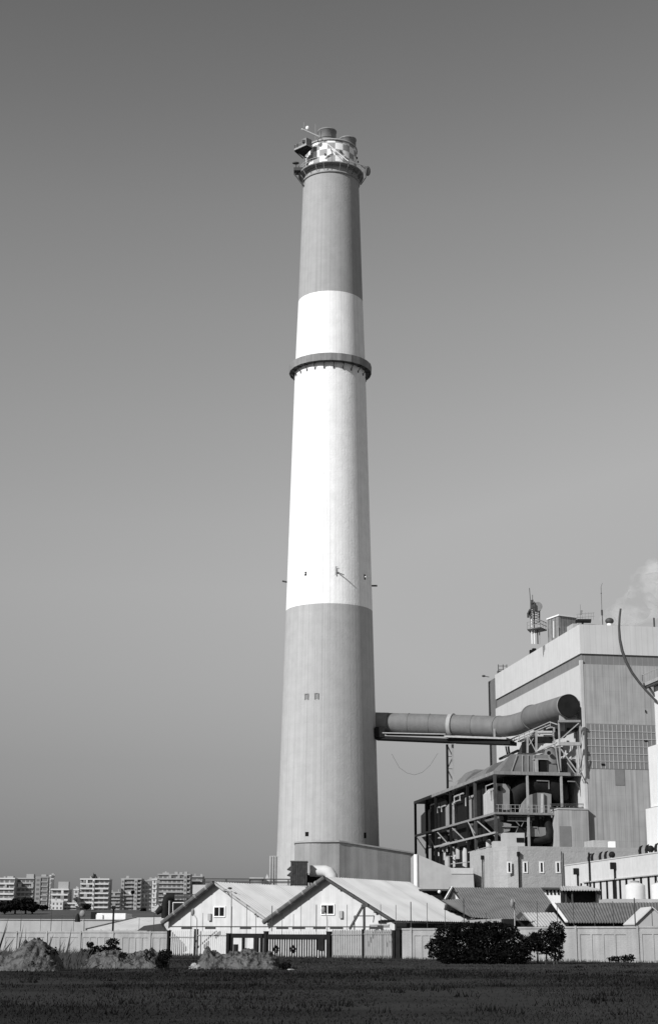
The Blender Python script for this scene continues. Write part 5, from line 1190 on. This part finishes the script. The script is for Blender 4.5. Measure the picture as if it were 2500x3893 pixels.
# ================================================================== FAR APARTMENTS
AY = 1100.0
def apart(px0, px1, pyt, fl, bays, label, wall='apg', band='apw', depth=14, pyb=3470, bal=1.2, dark=None, cols=(), top=None, Y=AY, winw=.62, name='apartment_block'):
    a, c = P(px0, pyb, Y), P(px1, pyt, Y); zb_, zt_ = a.z-6, c.z; W_ = c.x-a.x
    t = thing(name, ((a.x+c.x)/2, Y, 11), label, 'apartment block', 'apartment blocks on the far slope')
    MB().abox(a.x, c.x, Y, Y+depth, zb_, zt_).build('walls', M[wall], t)
    fh = (zt_-a.z)/fl
    for i in range(fl):
        z = a.z+i*fh
        if bal: 
            b = MB().abox(a.x+.1, c.x-.1, Y-bal, Y, z, z+fh*.33); b.build('balcony', M[band], t)
        bw_ = W_/bays
        for j in range(bays):
            x = a.x+(j+.5)*bw_; hw = bw_*winw/2
            if any(x0_ <= (j+.5)/bays <= x1_ for x0_, x1_ in cols): continue
            wob = MB().abox(x-hw, x+hw, Y-.12, Y, z+fh*.38, z+fh*.88).build('window', M['apx'], t)
    for x0_, x1_ in cols:
        MB().abox(a.x+W_*x0_, a.x+W_*x1_, Y-bal-.4, Y, zb_, zt_+.1).build('tower_slab', M[band], t)
        for i in range(fl):
            z = a.z+i*fh; xm = a.x+W_*(x0_+x1_)/2; hw = W_*(x1_-x0_)*.27; MB().abox(xm-hw, xm+hw, Y-bal-.5, Y-bal-.4, z+fh*.3, z+fh*.75).build('window', M['apx'], t)
    MB().abox(a.x-.3, c.x+.3, Y-bal*.8, Y+depth, zt_+.1, zt_+1.0).build('parapet', M[band], t)
    ra_ = random.Random(int(px0)+7); cl = MB()
    for q in range(int(W_/3)+2):
        x = a.x+ra_.random()*W_*.92; z = a.z+ra_.randint(0, fl-1)*fh
        if bal: MB().abox(x, x+ra_.uniform(.8, 2.4), Y-bal-.05, Y-bal+.3, z+fh*.3, z+fh*ra_.choice([.5, .98])).build('awning', M[ra_.choice(['apg', 'apw', 'apd'])], t)
    rt = MB()
    for q in range(max(2, int(W_/5))):
        x = a.x+ra_.random()*W_*.9; y_ = Y+ra_.uniform(1, depth-2); hh_ = ra_.uniform(.8, 2.0); MB().abox(x, x+ra_.uniform(.6, 1.8), y_, y_+1.2, zt_+.9, zt_+1.0+hh_).build('roof_tank', M['apg'], t)
    for k2 in (top or ()):
        x0_, x1_, h_ = k2; MB().abox(a.x+W_*x0_, a.x+W_*x1_, Y+2, Y+7, zt_+1.0, zt_+1.0+h_).build('stair_house', M['apg'], t)
    return t
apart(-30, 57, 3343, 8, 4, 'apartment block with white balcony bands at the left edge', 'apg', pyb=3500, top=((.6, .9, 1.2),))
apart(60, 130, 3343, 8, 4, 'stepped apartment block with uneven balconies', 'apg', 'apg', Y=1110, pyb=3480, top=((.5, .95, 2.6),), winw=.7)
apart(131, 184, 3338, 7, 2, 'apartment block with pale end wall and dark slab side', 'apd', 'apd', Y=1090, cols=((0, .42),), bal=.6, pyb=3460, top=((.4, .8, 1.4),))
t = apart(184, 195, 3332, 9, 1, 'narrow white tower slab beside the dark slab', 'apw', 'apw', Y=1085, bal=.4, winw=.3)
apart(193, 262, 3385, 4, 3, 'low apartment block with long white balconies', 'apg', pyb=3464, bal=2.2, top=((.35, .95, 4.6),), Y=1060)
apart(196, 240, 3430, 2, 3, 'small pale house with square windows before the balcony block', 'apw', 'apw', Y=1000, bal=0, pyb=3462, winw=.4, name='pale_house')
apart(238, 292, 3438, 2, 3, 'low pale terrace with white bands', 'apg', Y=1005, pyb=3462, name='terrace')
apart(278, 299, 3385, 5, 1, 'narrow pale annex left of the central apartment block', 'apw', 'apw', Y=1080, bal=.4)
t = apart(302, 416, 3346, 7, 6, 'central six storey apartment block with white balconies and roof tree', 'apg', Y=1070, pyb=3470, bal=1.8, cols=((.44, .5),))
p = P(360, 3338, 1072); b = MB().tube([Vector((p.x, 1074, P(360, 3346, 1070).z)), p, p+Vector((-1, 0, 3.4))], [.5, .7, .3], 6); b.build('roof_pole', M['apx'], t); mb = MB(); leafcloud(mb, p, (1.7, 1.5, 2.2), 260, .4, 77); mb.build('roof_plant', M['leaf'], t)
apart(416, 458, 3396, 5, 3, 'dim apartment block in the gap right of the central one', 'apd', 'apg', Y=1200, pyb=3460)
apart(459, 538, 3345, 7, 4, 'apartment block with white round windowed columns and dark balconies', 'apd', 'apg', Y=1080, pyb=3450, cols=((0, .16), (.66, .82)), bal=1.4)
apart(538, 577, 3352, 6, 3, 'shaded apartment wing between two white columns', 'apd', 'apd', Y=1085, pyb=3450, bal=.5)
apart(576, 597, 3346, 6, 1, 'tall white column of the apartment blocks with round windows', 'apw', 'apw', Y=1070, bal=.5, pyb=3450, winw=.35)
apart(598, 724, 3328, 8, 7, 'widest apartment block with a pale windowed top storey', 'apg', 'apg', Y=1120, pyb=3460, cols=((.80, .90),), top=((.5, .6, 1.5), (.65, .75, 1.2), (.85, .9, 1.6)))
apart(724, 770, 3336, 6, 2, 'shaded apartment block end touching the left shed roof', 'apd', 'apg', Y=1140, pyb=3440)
